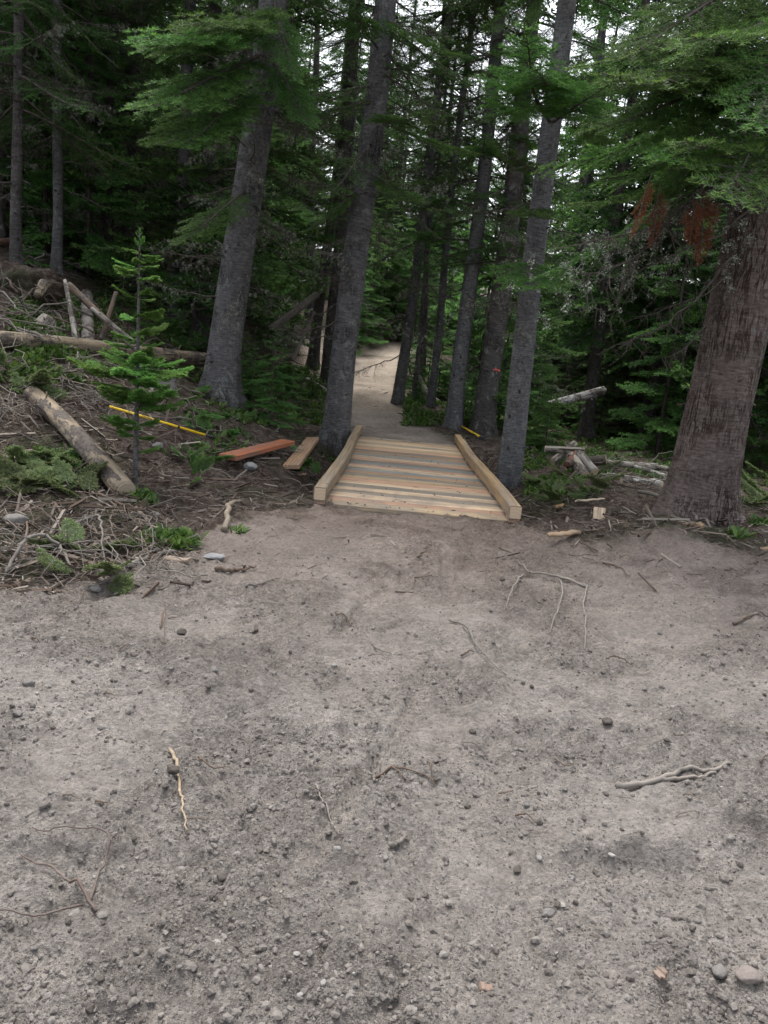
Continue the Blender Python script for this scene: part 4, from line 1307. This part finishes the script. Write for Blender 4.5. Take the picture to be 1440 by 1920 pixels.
glog((60, 752), (236, 935), (34, 40), 'flaking tan log lying down the left bank, sawn end towards the track', 'tan', seed=11, rough=0.10, n=26, endc=(0.30, 0.25, 0.19), bend=0.03)
glog((-30, 468), (40, 462), (16, 18), 'reddish brown rotten log at the top of the left bank', 'red', seed=12, ends=(0, 1))
glog((40, 470), (110, 490), (14, 12), 'grey log lying behind the slim fir up the left bank', 'white', seed=13)
glog((168, 505), (330, 530), (10, 9), 'long thin grey log deep on the left bank', 'white', seed=14)
glog((255, 560), (385, 585), (14, 16), 'grey log lying behind the sapling and the trunks', 'grey', seed=15, bend=0.1)
glog((480, 625), (560, 655), (16, 14), 'grey log among the young firs left of the trail', 'grey', seed=16)
log(AT(508, 618, 16.2), AT(595, 552, 17.0), 0.085, 0.07, 'dead mossy trunk leaning against the dark firs left of the trail', (0.07, 0.06, 0.045), ends=(0, 0), seed=17)
log(AT(548, 676, 16.5), AT(590, 585, 17.0), 0.04, 0.03, 'thin dark snag leaning beside the leaning dead trunk', 'dark', ends=(0, 0), seed=18)
glog((575, 715), (612, 735), (9, 8), 'short white log at the foot of the trees left of the trail', 'white', seed=19)
# right side
log(AT(1012, 764, 19), AT(1132, 732, 20), 0.095, 0.11, 'bleached grey fallen trunk held up across the right wood', (0.42, 0.41, 0.40), ends=(1, 0), seed=20)
P = [AT(784, 706, 21.5), AT(800, 738, 21.2), AT(824, 758, 21.0)]
V, F = tube(resample(np.array(P) - P[0], 16), 0.085, 14, True, 0.05, 6)
tag(link(Geo().add(V, F).mesh('log', [m_log]), 'log', None, P[0], None, None, (0.30, 0.27, 0.23)), 'curved pale fallen log behind the thin fir pole', 'log')
Bp = G(1080, 895)
yb = Bp[1]
log(AT(1070, 855, yb + 0.35), AT(1096, 892, yb - 0.05), 0.085, 0.09, 'left one of two short grey logs propped side by side in the log pile', 'pale', seed=21, ends=(1, 1))
log(AT(1084, 850, yb + 0.40), AT(1114, 886, yb + 0.05), 0.08, 0.085, 'right one of two short grey logs propped side by side in the log pile', 'grey', seed=22, ends=(1, 1))
log(AT(1022, 842, yb + 0.45), AT(1094, 846, yb + 0.4), 0.055, 0.065, 'log lying across the top of the log pile', 'pale', seed=23)
log(AT(1036, 866, yb + 0.75), AT(1078, 832, yb + 0.95), 0.07, 0.065, 'short log sticking out behind the top of the log pile', 'pale', seed=24)
log(AT(1100, 866, yb + 0.7), AT(1136, 862, yb + 0.6), 0.085, 0.08, 'rotten dark log with a ragged end in the log pile', 'dark', seed=25, rough=0.15, ends=(0, 1), endc=(0.2, 0.14, 0.1))
glog((1128, 878), (1248, 890), (11, 10), 'long straight grey log right of the log pile', 'pale', seed=26, lift=(0.08, 0.08))
glog((1190, 884), (1262, 902), (9, 8), 'thin white log reaching the foot of the thick cracked fir', 'white', seed=27, lift=(0.05, 0.02))
glog((1130, 893), (1240, 912), (10, 12), 'bleached log nearest the green boughs right of the log pile', 'white', seed=28)
glog((1165, 905), (1270, 905), (9, 9), 'flat white log among the twigs behind the thick fir', 'white', seed=29)
glog((1150, 870), (1240, 876), (8, 8), 'thin grey log at the back of the pile', 'grey', seed=30)
log(AT(1064, 872, yb + 0.1), AT(1082, 846, yb + 0.4), 0.06, 0.045, 'red rotten wood chunk leaning in the log pile', 'red', seed=31, rough=0.2, ends=(0, 0))
# stump with grey split top and chunk behind
Pst = G(309, 726)
rs = pxm(38, Pst) / 2
V, F = tube(np.stack([np.zeros(8), np.zeros(8), np.linspace(-0.08, 0.23, 8)], 1), rs * np.array([1.3, 1.2, 1.1, 1.05, 1, 1, 1, 0.97]), 30, True, 0.05, 8, 12)
o = link(Geo().add(V, F).mesh('stump', [m_log]), 'stump', None, Pst, Euler((0.0, 0.06, 0.4)), None, (0.27, 0.26, 0.25))
tag(o, 'small weathered grey sawn stump at the foot of the thick left fir', 'stump')
log(AT(270, 735, Pst[1]), AT(286, 684, Pst[1]), 0.13, 0.10, 'square chunk of weathered wood standing beside the grey stump', 'grey', seed=33, rough=0.12, ends=(0, 1), endc=(0.45, 0.4, 0.33))
log(AT(282, 745, 9.6), AT(288, 690, 9.9), 0.03, 0.028, 'flaky pale stick standing up before the grey stump', 'pale', seed=34, rough=0.2, ends=(0, 0), sides=10)


Pr = G(15, 540)
V, F = subdiv(*ICO2); V = V.copy()
nn = vnoise(V[:, 0] * 3 + 9, V[:, 1] * 3 + V[:, 2] * 2.1, 801) * 0.5 + vnoise(V[:, 0] * 8, V[:, 2] * 8 + V[:, 1] * 5, 802) * 0.3
V = V * (1 + nn)[:, None] * np.array([0.75, 0.4, 0.34])
tag(link(Geo().add(V, F, 0, 0.0).mesh('root_plate', [m_ground]), 'root_plate', None, Pr + [0, 0.2, 0.05]), 'earthy uprooted root plate full of sticks above the long fallen log', 'root plate')


def board(a, b, wpx, thick, label, c, roll=0.0, lift=0.02, cend=(0.2, 0.1, 0.06)):
    A = G(*a); B = G(*b)
    d = B - A; L = np.linalg.norm(d)
    V, F = box_geo(L, wpx, thick, 0.004, 0.001, 6, int(L * 100))
    lift += max(0, float(np.max(HF(*(A + (B - A) * np.linspace(0, 1, 12)[:, None])[:, :2].T) - (A + (B - A) * np.linspace(0, 1, 12)[:, None])[:, 2])))*0.6
    o = link(Geo().add(V, F).mesh('board', [m_plank], False), 'board', None, (A + B) / 2 + [0, 0, lift], None, None, c)
    q = Vector(d).to_track_quat('X', 'Z').to_euler(); o.rotation_euler = q
    o.rotation_euler.rotate_axis('X', roll)
    return tag(o, label, 'board')


board((426, 880), (538, 846), 0.22, 0.055, 'orange-red sawn board lying on the litter next to the pale stone', (0.30, 0.10, 0.045), 0.03, 0.075)
board((545, 892), (586, 835), 0.22, 0.055, 'knotty tan sawn board lying between the orange board and the bridge', (0.31, 0.195, 0.115), -0.1, 0.06)
# white sawn block on the mulch, right
Pk = G(1122, 978)
V, F = box_geo(0.16, 0.13, 0.05, 0.004)
o = link(Geo().add(V, F).mesh('wood_block', [m_plank], False), 'wood_block', None, Pk + [0, 0.03, 0.07], Euler((0, R(-62), R(90 - 6))), None, (0.55, 0.42, 0.29))
tag(o, 'pale sawn wood block leaning on the dark mulch by the thick fir', 'wood block')
for (px, py, dx_, dy_, ln, wd_, lab) in ((1048, 955, 0.6, 0.5, 0.16, 0.06, 'orange split wood chunk on the mulch beside the white block'), (1055, 1015, 0.9, 0.25, 0.30, 0.07, 'splintered yellow wood slab at the edge of the mulch'),
                               (1285, 985, 0.55, -0.6, 0.34, 0.08, 'rotten orange wood slab leaning at the foot of the thick cracked fir'), (1430, 1036, 1, 0.1, 0.22, 0.04, 'flat yellow wood splinter on the dirt below the thick fir'),
                               (300, 1048, 1.0, -0.35, 0.50, 0.07, 'long splintered brown slab beside the thick curved branch'), (1105, 945, 1, 0.15, 0.4, 0.05, 'long pale bark strip lying over the mulch'),
                               (560, 896, 1, 0.1, 0.2, 0.06, 'small brown wood slab at the front end of the tan board'), (905, 1838, 1, 0.1, 0.055, 0.024, 'small orange-brown bark chip on the gravel'), (1237, 1830, 0.8, 0.6, 0.035, 0.03, 'stubby red-brown bark chip on the coarse gravel')):
    P = G(px, py)
    V, F = box_geo(ln, wd_, wd_ * 0.35, wd_ * 0.1, wd_ * 0.10, 8, int(ln * 1000))
    V[:, 1] *= 0.55 + 0.45 * np.cos(V[:, 0] / ln * 2.6)
    c = (0.30, 0.17, 0.065) if ('orange' in lab or 'yellow' in lab) else (0.30, 0.20, 0.13)
    if 'pale' in lab: c = (0.45, 0.36, 0.25)
    if 'chip' in lab: c = (0.24, 0.11, 0.05)
    P[2] = float(HF(P[0], P[1])) + wd_ * 0.02 + (0.04 if 'mulch' in lab else 0)
    o = link(Geo().add(V, F).mesh('wood_chunk', [m_plank], False), 'wood_chunk', None, P, Euler((0.15, -0.12, math.atan2(dy_, dx_))), None, c)
    tag(o, lab, 'wood chunk')

# yellow tool handles
def handle(A, B, r0, label, head):
    d = B - A; L = np.linalg.norm(d)
    t_ = thing('hand_tool', label, 'tool', A)
    t_.rotation_euler = Vector(d).to_track_quat('X', 'Z').to_euler()
    link(Geo().add(*tube([[0, 0, 0], [L * 0.45, 0, 0], [L * 0.9, 0, 0]], [r0 * 0.9, r0, r0 * 1.05], 14)).mesh('handle', [m_yellow]), 'handle', t_)
    link(Geo().add(*tube([[L * 0.898, 0, 0], [L * 0.95, 0, 0], [L, 0, 0]], [r0 * 1.15, r0 * 1.2, r0 * 1.1], 14)).mesh('grip_end', [m_black]), 'grip_end', t_)
    link(Geo().add(*tube([[L * 0.62, 0, 0], [L * 0.64, 0, 0]], [r0 * 1.12, r0 * 1.12], 14)).mesh('collar', [m_black]), 'collar', t_)
    if head:
        V, F = box_geo(0.16, 0.03, 0.06, 0.008)
        link(Geo().add(V, F).mesh('tool_head', [m_black], False), 'tool_head', t_, (L, 0, -0.03), Euler((0, 0, math.pi / 2)))


A = G(205, 784); B = G(402, 836)
handle(A + [0, 0, 0.13], B + [0, 0, 0.10], 0.0145, 'long yellow tool handle with black end lying behind the sapling', False)
A = G(862, 806); B = G(904, 826)
handle(A + [0, 0, 0.10], B + [0, 0, 0.05], 0.022, 'yellow and black hand tool lying outside the far end of the right curb', True)


def tape(P, pts, wd_, m, label):
    pts = np.array(pts, float)
    Q = resample(pts, 10)
    W = np.array([0, 0, wd_ / 2]) + 0.3 * wd_ * np.stack([np.sin(np.arange(10)), np.cos(np.arange(10) * 1.7), np.zeros(10)], 1)
    n_ = np.array([0, 0.0012, 0])
    V = np.concatenate([Q + W - n_, Q - W - n_, Q + W + n_, Q - W + n_])
    F = [[i, i + 1, 10 + i + 1, 10 + i] for i in range(9)] + [[20 + i, 30 + i, 30 + i + 1, 20 + i + 1] for i in range(9)] + [[i, 20 + i, 20 + i + 1, i + 1] for i in range(9)] + [[10 + i, 10 + i + 1, 30 + i + 1, 30 + i] for i in range(9)]
    tag(link(Geo().add(V, F).mesh('flagging_tape', [m]), 'flagging_tape', None, P), label, 'tape')


P = AT(930, 694, 16.6)
tape(P, [[-0.06, 0, 0], [0, -0.02, 0.02], [0.05, 0, 0], [0.09, 0.01, -0.02]], 0.03, m_red, 'red flagging tape tied on a dead twig right of the bridge')
P = G(160, 866)
tape(P + [0, 0, 0.03], [[0, 0, 0], [0.05, 0, 0.04], [0.1, 0.02, 0.02]], 0.03, m_teal, 'teal scrap of tape beside the flaking tan log')


# ------------------------------------------------------------------ stones
def stone(P, rad, seed, label, c, group=None, flat=0.65, name='stone', sub=ICO2, sink=0.25, blocky=0.0):
    V, F = sub
    r = np.random.default_rng(seed)
    V = V.copy()
    for _ in range(5):      # a few flattened facets
        n_ = r.normal(size=3); n_ /= np.linalg.norm(n_)
        h = V @ n_; lim = r.uniform(0.6, 0.85)
        V = V - np.maximum(0, h - lim)[:, None] * n_
    V = V * (1 + 0.12 * r.normal(size=(len(V), 1)) * 0.4)
    V = V * np.array([r.uniform(1.0, 1.4), r.uniform(0.75, 1.0), flat]) @ rotz(r.uniform(0, 6.28)).T * rad
    z = float(HF(P[0], P[1])) + rad * flat * (1 - 2 * sink)
    o = link(Geo().add(V, F).mesh(name, [m_stone], blocky == 0), name, None, (P[0], P[1], z), None, None, c)
    return tag(o, label, 'stone', group)


SG = (0.15, 0.14, 0.13); SD = (0.072, 0.062, 0.054); SW = (0.22, 0.21, 0.195)
stone(G(468, 888), pxm(13, G(468, 888)), 1, 'pale grey block of stone next to the orange board', (0.21, 0.21, 0.205), None, 0.7, blocky=1)
NAMED = [((53, 1300), 13, SG, 'smooth oval grey stone lying on the bare dirt'), ((400, 1286), 11, SG, 'round brownish stone on the bare dirt'), ((340, 1198), 12, SD, 'dark clod on the bare dirt below the slash pile'),
         ((322, 1468), 18, SD, 'dark flat clod under the upright pale stick'), ((1135, 1375), 16, SD, 'dark flat clod below the scraped hollow'), ((885, 1378), 9, SD, 'small dark clod right of the wheel mark'),
         ((940, 1103), 8, SD, 'small dark clod near the forked root'), ((500, 1882), 10, SW, 'whitest pebble at the near edge of the gravel'), ((553, 1815), 9, SW, 'pair-forming pale pebble on the coarse gravel'), ((568, 1826), 7, SG, 'smaller pebble touching the pale one on the coarse gravel'),
         ((1400, 1850), 32, (0.17, 0.145, 0.13), 'largest lumpy brown clod on the coarse gravel'), ((635, 1655), 13, SG, 'lumpy clod beside the fork of gravel'), ((970, 1632), 12, SD, 'dark rounded clod above the coarse gravel'), ((1030, 1698), 15, SG, 'half-buried stone above the orange chip'),
         ((180, 1107), 14, SG, 'flat grey stone at the front of the slash pile'), ((1350, 1820), 22, SG, 'grey clod next to the largest brown one'), ((35, 1350), 12, SG, 'half-buried stone near the smooth oval one'), ((420, 1650), 14, SD, 'brown crumbly clod left of the gravel band'),
         ((290, 965), 16, SG, 'grey rock half buried below the sapling'), ((400, 1045), 26, (0.19, 0.19, 0.19), 'flat grey rock slab beside the splintered brown slab'), ((295, 850), 15, (0.13, 0.125, 0.12), 'grey rock in the litter right of the sapling'), ((30, 985), 26, SG, 'rounded grey rock under the left boughs')]
for i, (p, wp, c, lab) in enumerate(NAMED):
    P = G(*p)
    slab = 'slab' in lab
    stone(P, pxm(wp, P) * 0.75, 20 + i, lab, c, None, 0.3 if slab else 0.65, blocky=1.0 if slab else 0.0)
r = np.random.default_rng(9)
for i in range(110):
    px, py = r.uniform(10, 1430), 1060 + 850 * r.random() ** 0.7
    P = G(px, py)
    if dirt_mask(P[0], P[1]) < 0.6: continue
    q = r.random()
    c, lab = ((SG, 'small grey stone lying loose on the bare dirt') if q < 0.6 else (SD, 'small dark clod lying loose on the bare dirt') if q < 0.85 else (SW, 'small whitish pebble lying loose on the bare dirt'))
    stone(P, pxm(r.uniform(5, 10) * (0.7 + 0.5 * (py - 1000) / 900), P) * 0.7, 100 + i, lab, tuple(np.array(c) * r.uniform(0.85, 1.1)), lab.replace('small', 'scattered'), sub=ICO1, sink=0.2)

# ------------------------------------------------------------------ sticks
STC = {'pale': (0.33, 0.255, 0.175), 'grey': (0.165, 0.146, 0.127), 'brown': (0.13, 0.09, 0.066), 'red': (0.135, 0.098, 0.084), 'white': (0.235, 0.208, 0.18)}


def stick(pts, wpx, label, c='grey', lift=0.0, arch=0.0, forks=(), seed=0, group=None, name='stick', taper=0.35, hf=True):
    """stick lying along photo pixels; forks are further pixel paths joined to it"""
    Q = ghit([p[0] for p in pts], [p[1] for p in pts], 40)
    P0 = Q[0].copy()
    g = Geo()
    rad = pxm(wpx, P0) * 0.45

    def one(Q, rad):
        n = max(10, 5 * len(Q))
        S = resample(Q, n)
        S[:, 2] = (HF(S[:, 0], S[:, 1]) if hf else H0(S[:, 0], S[:, 1]))
        z = S[:, 2].copy()
        for _ in range(4): z[1:-1] = 0.25 * z[:-2] + 0.5 * z[1:-1] + 0.25 * z[2:]
        r_ = np.random.default_rng(seed + 5)
        S[:, 2] = np.maximum(z, S[:, 2] - rad * 0.6) + rad * 0.95 + 0.003 + lift + arch * np.sin(np.linspace(0, math.pi, n))
        S[1:-1] += r_.normal(0, rad * 0.35, (n - 2, 3))
        g.add(*tube(S - P0, np.linspace(rad, rad * taper, n), 8, True, 0.10, seed, 20))
    one(Q, rad)
    for f in forks:
        one(ghit([p[0] for p in f], [p[1] for p in f], 40), rad * 0.7)
    o = link(g.mesh(name, [m_stick]), name, None, P0, None, None, STC[c] if isinstance(c, str) else c)
    return tag(o, label, 'stick', group)


stick([(318, 1405), (333, 1455), (338, 1500), (345, 1560), (350, 1580)], 8, 'bare pale stick standing out on the dirt beside the dark flat clod', 'pale', 0.004, seed=1)
stick([(180, 1722), (150, 1690), (100, 1635), (40, 1608)], 8, 'forked brown root lying on the near dirt', 'red', 0.003, 0.02, forks=[[(155, 1712), (100, 1735), (0, 1745), (-40, 1740)], [(168, 1700), (190, 1640), (207, 1605), (195, 1590), (120, 1580), (60, 1575)]], seed=2, taper=0.5)
stick([(1100, 1110), (1050, 1098), (1000, 1095), (968, 1068)], 6, 'forked pale root on the dirt below the mound', 'white', 0.003, 0.02, forks=[[(1050, 1098), (1053, 1130), (1040, 1170), (1028, 1205)], [(1100, 1108), (1090, 1150), (1096, 1210), (1093, 1235)], [(980, 1090), (955, 1130), (945, 1160)]], seed=3)
stick([(840, 1184), (870, 1195), (890, 1225), (920, 1255), (947, 1282)], 5, 'long thin curved twig beside the wheel mark', 'grey', 0.003, 0.015, seed=4)
stick([(1155, 1478), (1230, 1470), (1290, 1455), (1370, 1442)], 13, 'thick knobbly pale stick lying flat on the dirt', 'white', 0.0, seed=5, taper=0.6, forks=[[(1240, 1468), (1290, 1470), (1340, 1462)]])
stick([(700, 1448), (760, 1452), (820, 1466)], 6, 'thin dark twig bundle on the dirt', 'brown', 0.002, seed=6, forks=[[(715, 1440), (770, 1470)], [(800, 1440), (815, 1470)]])
stick([(590, 1478), (620, 1540), (638, 1580)], 4, 'thin straight grass-like twig on the dirt', 'white', 0.003, seed=7)
stick([(372, 1437), (375, 1455), (390, 1462), (430, 1460)], 5, 'short hooked dark twig near the pale stick', 'brown', 0.004, 0.02, seed=8)
stick([(728, 1612), (745, 1600), (760, 1582)], 11, 'short stubby grey stick on the gravel', 'grey', 0.002, seed=9, taper=0.7)
stick([(300, 1190), (310, 1150), (306, 1225)], 4, 'tiny upright twig on the dirt by the dark clod', 'brown', 0.002, 0.05, seed=10)
stick([(460, 1115), (500, 1100), (520, 1092)], 6, 'short pale twig on the dirt before the bridge', 'grey', 0.002, seed=11)
stick([(1375, 1170), (1400, 1162), (1440, 1160)], 7, 'dark twig on the dirt slope at the right', 'brown', 0.002, seed=12)
stick([(1130, 1060), (1160, 1080), (1178, 1098)], 5, 'thin brown twig lying on the mound', 'brown', 0.003, seed=13)
stick([(1195, 935), (1240, 945), (1290, 965), (1330, 1000)], 8, 'long grey branch curving past the foot of the thick cracked fir', 'grey', 0.05, 0.06, seed=14)
stick([(405, 1075), (450, 1068), (480, 1062)], 11, 'dead stick at the edge of the bare dirt', 'brown', 0.002, seed=15)
stick([(420, 1000), (432, 968), (452, 946)], 13, 'broken pale stake poking out of the litter edge', (0.26, 0.215, 0.16), 0.01, 0.06, seed=16, taper=0.5)
stick([(190, 1085), (240, 1075), (285, 1052), (330, 1040)], 12, 'thick curved grey branch at the foot of the slash pile', 'grey', 0.01, seed=17, taper=0.7)
stick([(10, 1080), (60, 1055), (110, 1062), (135, 1085)], 9, 'thick arched grey branch in the slash pile', 'grey', 0.02, 0.12, seed=18, taper=0.6)
stick([(110, 1040), (130, 1010), (185, 996), (195, 1075)], 8, 'bent branch with broken end looping over the slash pile', 'grey', 0.02, 0.12, seed=19)
stick([(50, 1058), (48, 1000)], 7, 'dark upright twig in the slash pile', 'brown', 0.0, 0.15, seed=20)
stick([(140, 905), (180, 935), (250, 968)], 9, 'long thin pole below the flaking tan log', 'brown', 0.02, seed=21)
stick([(0, 905), (50, 890), (90, 882)], 9, 'pale pole sticking out of the left boughs', 'white', 0.04, seed=22)
stick([(60, 1060), (180, 1045), (300, 1050)], 6, 'long straight twig across the slash pile', 'grey', 0.06, 0.03, seed=23)


def slash(poly_px, n, wr, lr, label, group, seed, c=('grey', 'grey', 'brown', 'white'), h=0.15, join=None):
    r = np.random.default_rng(seed)
    x0, y0, x1, y1 = poly_px
    PS = ghit(r.uniform(x0, x1, n), r.uniform(y0, y1, n), 45)
    for i in range(n):
        P = PS[i]
        a = r.uniform(0, 6.283); L = r.uniform(*lr)
        k = 9
        s = np.linspace(0, 1, k)
        curve = r.normal(0, 0.9)
        ang = a + curve * (s - 0.5)
        q = np.stack([np.cumsum(np.cos(ang)), np.cumsum(np.sin(ang)), np.zeros(k)], 1) * L / k
        q -= q[k // 2]
        q[:, 2] = h * r.random() * np.sin(s * math.pi * r.uniform(0.4, 1.0)) + r.normal(0, 0.08) * L * s
        q += r.normal(0, 0.028, (k, 3)) * L
        S = q + P
        g_ = H0(S[:, 0], S[:, 1])
        S[:, 2] = np.maximum(S[:, 2], g_ + 0.005)
        rad = r.uniform(*wr)
        if join is not None:
            P = P * 0
        g = (Geo() if join is None else join).add(*tube(S - P, np.linspace(rad, rad * 0.3, k), 6, True, 0.08, i, 20))
        for f in range(r.integers(0, 3)):
            j = r.integers(2, k - 1)
            d = r.normal(0, 1, 3); d[2] = abs(d[2]) * 0.5; d /= np.linalg.norm(d)
            l2 = L * r.uniform(0.15, 0.4)
            o_ = S[j] - P
            g.add(*tube([o_, o_ + d * l2 * 0.5 + r.normal(0, 0.06, 3) * l2, o_ + d * l2], [rad * 0.55, rad * 0.4, rad * 0.15], 5, True), 0, 0)
        if join is not None: continue
        cc = STC[c[r.integers(0, len(c))]]; v = r.uniform(0.75, 1.15)
        tag(link(g.mesh('stick', [m_stick]), 'stick', None, P, None, None, tuple(x * v for x in cc)), label, 'stick', group)


slash((-60, 985, 320, 1100), 52, (0.003, 0.008), (0.25, 0.9), 'bare stick in the tangled slash pile beside the bare dirt', 'slash pile sticks at the left edge of the dirt', 41, h=0.22)
slash((-60, 500, 130, 660), 46, (0.006, 0.022), (0.5, 1.6), 'grey root or stick in the uprooted root mass on the left bank', 'root mass sticks on the left bank', 42, h=0.4)
slash((20, 690, 330, 800), 40, (0.005, 0.014), (0.4, 1.1), 'dead stick in the brush below the long fallen log', 'brush sticks below the long log', 43, h=0.25)
slash((1120, 850, 1280, 930), 32, (0.005, 0.014), (0.4, 1.2), 'dead stick in the brush behind the thick cracked fir', 'brush sticks behind the thick fir', 44, h=0.3, c=('white', 'white', 'grey'))
JOIN = Geo()
slash((280, 820, 600, 960), 70, (0.003, 0.009), (0.2, 0.7), '', '', 45, h=0.08, join=JOIN)
slash((990, 870, 1440, 1010), 80, (0.003, 0.009), (0.2, 0.7), '', '', 46, h=0.10, join=JOIN)
slash((860, 800, 940, 900), 30, (0.003, 0.008), (0.3, 0.8), '', '', 47, h=0.12, join=JOIN)
slash((760, 765, 860, 800), 24, (0.004, 0.010), (0.3, 0.9), '', '', 48, h=0.14, join=JOIN)
slash((-60, 980, 340, 1100), 70, (0.002, 0.005), (0.2, 0.7), '', '', 49, h=0.2, join=JOIN)
slash((-40, 500, 420, 820), 160, (0.003, 0.009), (0.3, 1.0), '', '', 50, h=0.25, join=JOIN)
o = kind(link(JOIN.mesh('twig_scatter', [m_stick]), 'twig_scatter', None, None, None, None, (0.23, 0.195, 0.165)), 'stuff')
tag(o, 'fine dead twigs strewn through the litter on both sides of the bridge', 'twigs')
r = np.random.default_rng(12)
for i in range(46):
    px, py = r.uniform(0, 1440), 1000 + 560 * r.random()
    P = G(px, py)
    if dirt_mask(P[0], P[1]) < 0.7 or P[1] > 7.4: continue
    a = r.uniform(-0.9, 0.9); L = r.uniform(18, 60)
    stick([(px, py), (px + L * 0.5 * math.cos(a), py + L * 0.25 * math.sin(a) + r.normal(0, 3)), (px + L * math.cos(a), py + L * 0.5 * math.sin(a))], r.uniform(2.5, 5), 'thin loose twig lying on the bare dirt', ['brown', 'brown', 'grey', 'red'][r.integers(0, 4)], 0.001, 0.008, seed=300 + i, group='loose twigs on the bare dirt')

# ------------------------------------------------------------------ cut boughs and low green
def bough_heap(px0, py0, px1, py1, n, label, group, seed, meshes, L0, sc):
    r = np.random.default_rng(seed)
    PS = ghit(r.uniform(px0, px1, n), r.uniform(py0, py1, n), 45)
    for i in range(n):
        P = PS[i]
        s = r.uniform(*sc)
        o = link(meshes[r.integers(0, len(meshes))], 'fir_bough', None, P + [0, 0, r.uniform(0.02, 0.10)], Euler((r.normal(0, 0.5), -r.normal(0.25, 0.2), r.uniform(0, 6.28))), s)
        tag(o, label, 'bough', group)


bough_heap(20, 850, 170, 950, 26, 'cut green fir bough heaped over the left end of the flaking log', 'cut boughs by the flaking log', 1, SPRC, 0.5, (0.5, 1.0))
bough_heap(-10, 690, 80, 760, 11, 'cut grey-green bough hanging below the long fallen log', 'cut boughs below the long log', 2, SPRC, 0.5, (0.5, 1.1))
bough_heap(1010, 880, 1150, 950, 26, 'cut grey-green fir bough in front of the log pile', 'cut boughs before the log pile', 3, SPRC, 0.5, (0.5, 1.0))
bough_heap(1390, 880, 1460, 960, 10, 'pale green bough right of the thick cracked fir', 'boughs right of the thick fir', 4, SPRC, 0.5, (1.0, 1.8))
bough_heap(560, 850, 620, 920, 12, 'green fir sprig growing beside the left curb', 'sprigs beside the left curb', 5, SPR, 0.5, (0.5, 0.9))
bough_heap(120, 1045, 200, 1100, 9, 'green fir sprig under the slash pile', 'sprigs under the slash pile', 6, SPRC, 0.5, (0.5, 0.9))
bough_heap(330, 740, 470, 830, 14, 'low fir sprig on the litter right of the sapling', 'sprigs right of the sapling', 7, SPR, 0.5, (0.5, 1.0))
bough_heap(330, 860, 390, 930, 8, 'low dark sprig in front of the orange board', 'sprigs before the orange board', 8, SPR, 0.5, (0.4, 0.8))

# ground cover: broad-bladed herbs and grass as one mass
nh = 9000
zones = [(20, 560, 420, 720, 0.22), (430, 690, 620, 800, 0.10), (960, 780, 1440, 900, 0.2), (20, 850, 170, 900, 0.03), (300, 740, 470, 860, 0.025), (760, 740, 960, 800, 0.1), (990, 900, 1060, 940, 0.03), (410, 960, 450, 1000, 0.02), (1370, 980, 1440, 1010, 0.02), (230, 930, 280, 960, 0.02), (230, 1000, 360, 1030, 0.03)]
PP = []
for (a, b_, c, d, fr) in zones:
    k = int(nh * fr)
    PP.append(ghit(rng.uniform(a, c, k), rng.uniform(b_, d, k), 40))
P = np.concatenate(PP)
P = P[vnoise(P[:, 0] / 0.5, P[:, 1] / 0.5, 700) > -0.12]
n = len(P); bl = 7
idx = np.repeat(np.arange(n), bl); m = len(idx)
a = rng.uniform(0, 6.283, m); e = rng.uniform(0.35, 1.3, m)
D = np.stack([np.cos(a) * np.cos(e), np.sin(a) * np.cos(e), np.sin(e)], 1)
S = np.stack([-np.sin(a), np.cos(a), np.zeros(m)], 1)
l = rng.uniform(0.06, 0.20, m) * (0.6 + 0.03 * P[idx][:, 1]); wd = l * rng.uniform(0.08, 0.22, m)
B0 = P[idx] + np.stack([rng.normal(0, 0.03, m), rng.normal(0, 0.03, m), np.full(m, -0.01)], 1)
V = np.stack([B0, B0 + D * (l * 0.55)[:, None] + S * wd[:, None], B0 + D * l[:, None] - np.array([0, 0, 0.2])[None] * l[:, None], B0 + D * (l * 0.5)[:, None] - S * wd[:, None]], 1).reshape(-1, 3)
o = kind(link(Geo().add(V, np.arange(m * 4).reshape(-1, 4), 0, np.repeat(rng.random(m), 4)).mesh('ground_cover', [m_herb], False), 'ground_cover'), 'stuff')
tag(o, 'low green herbs and grass tufts between the trees', 'undergrowth')
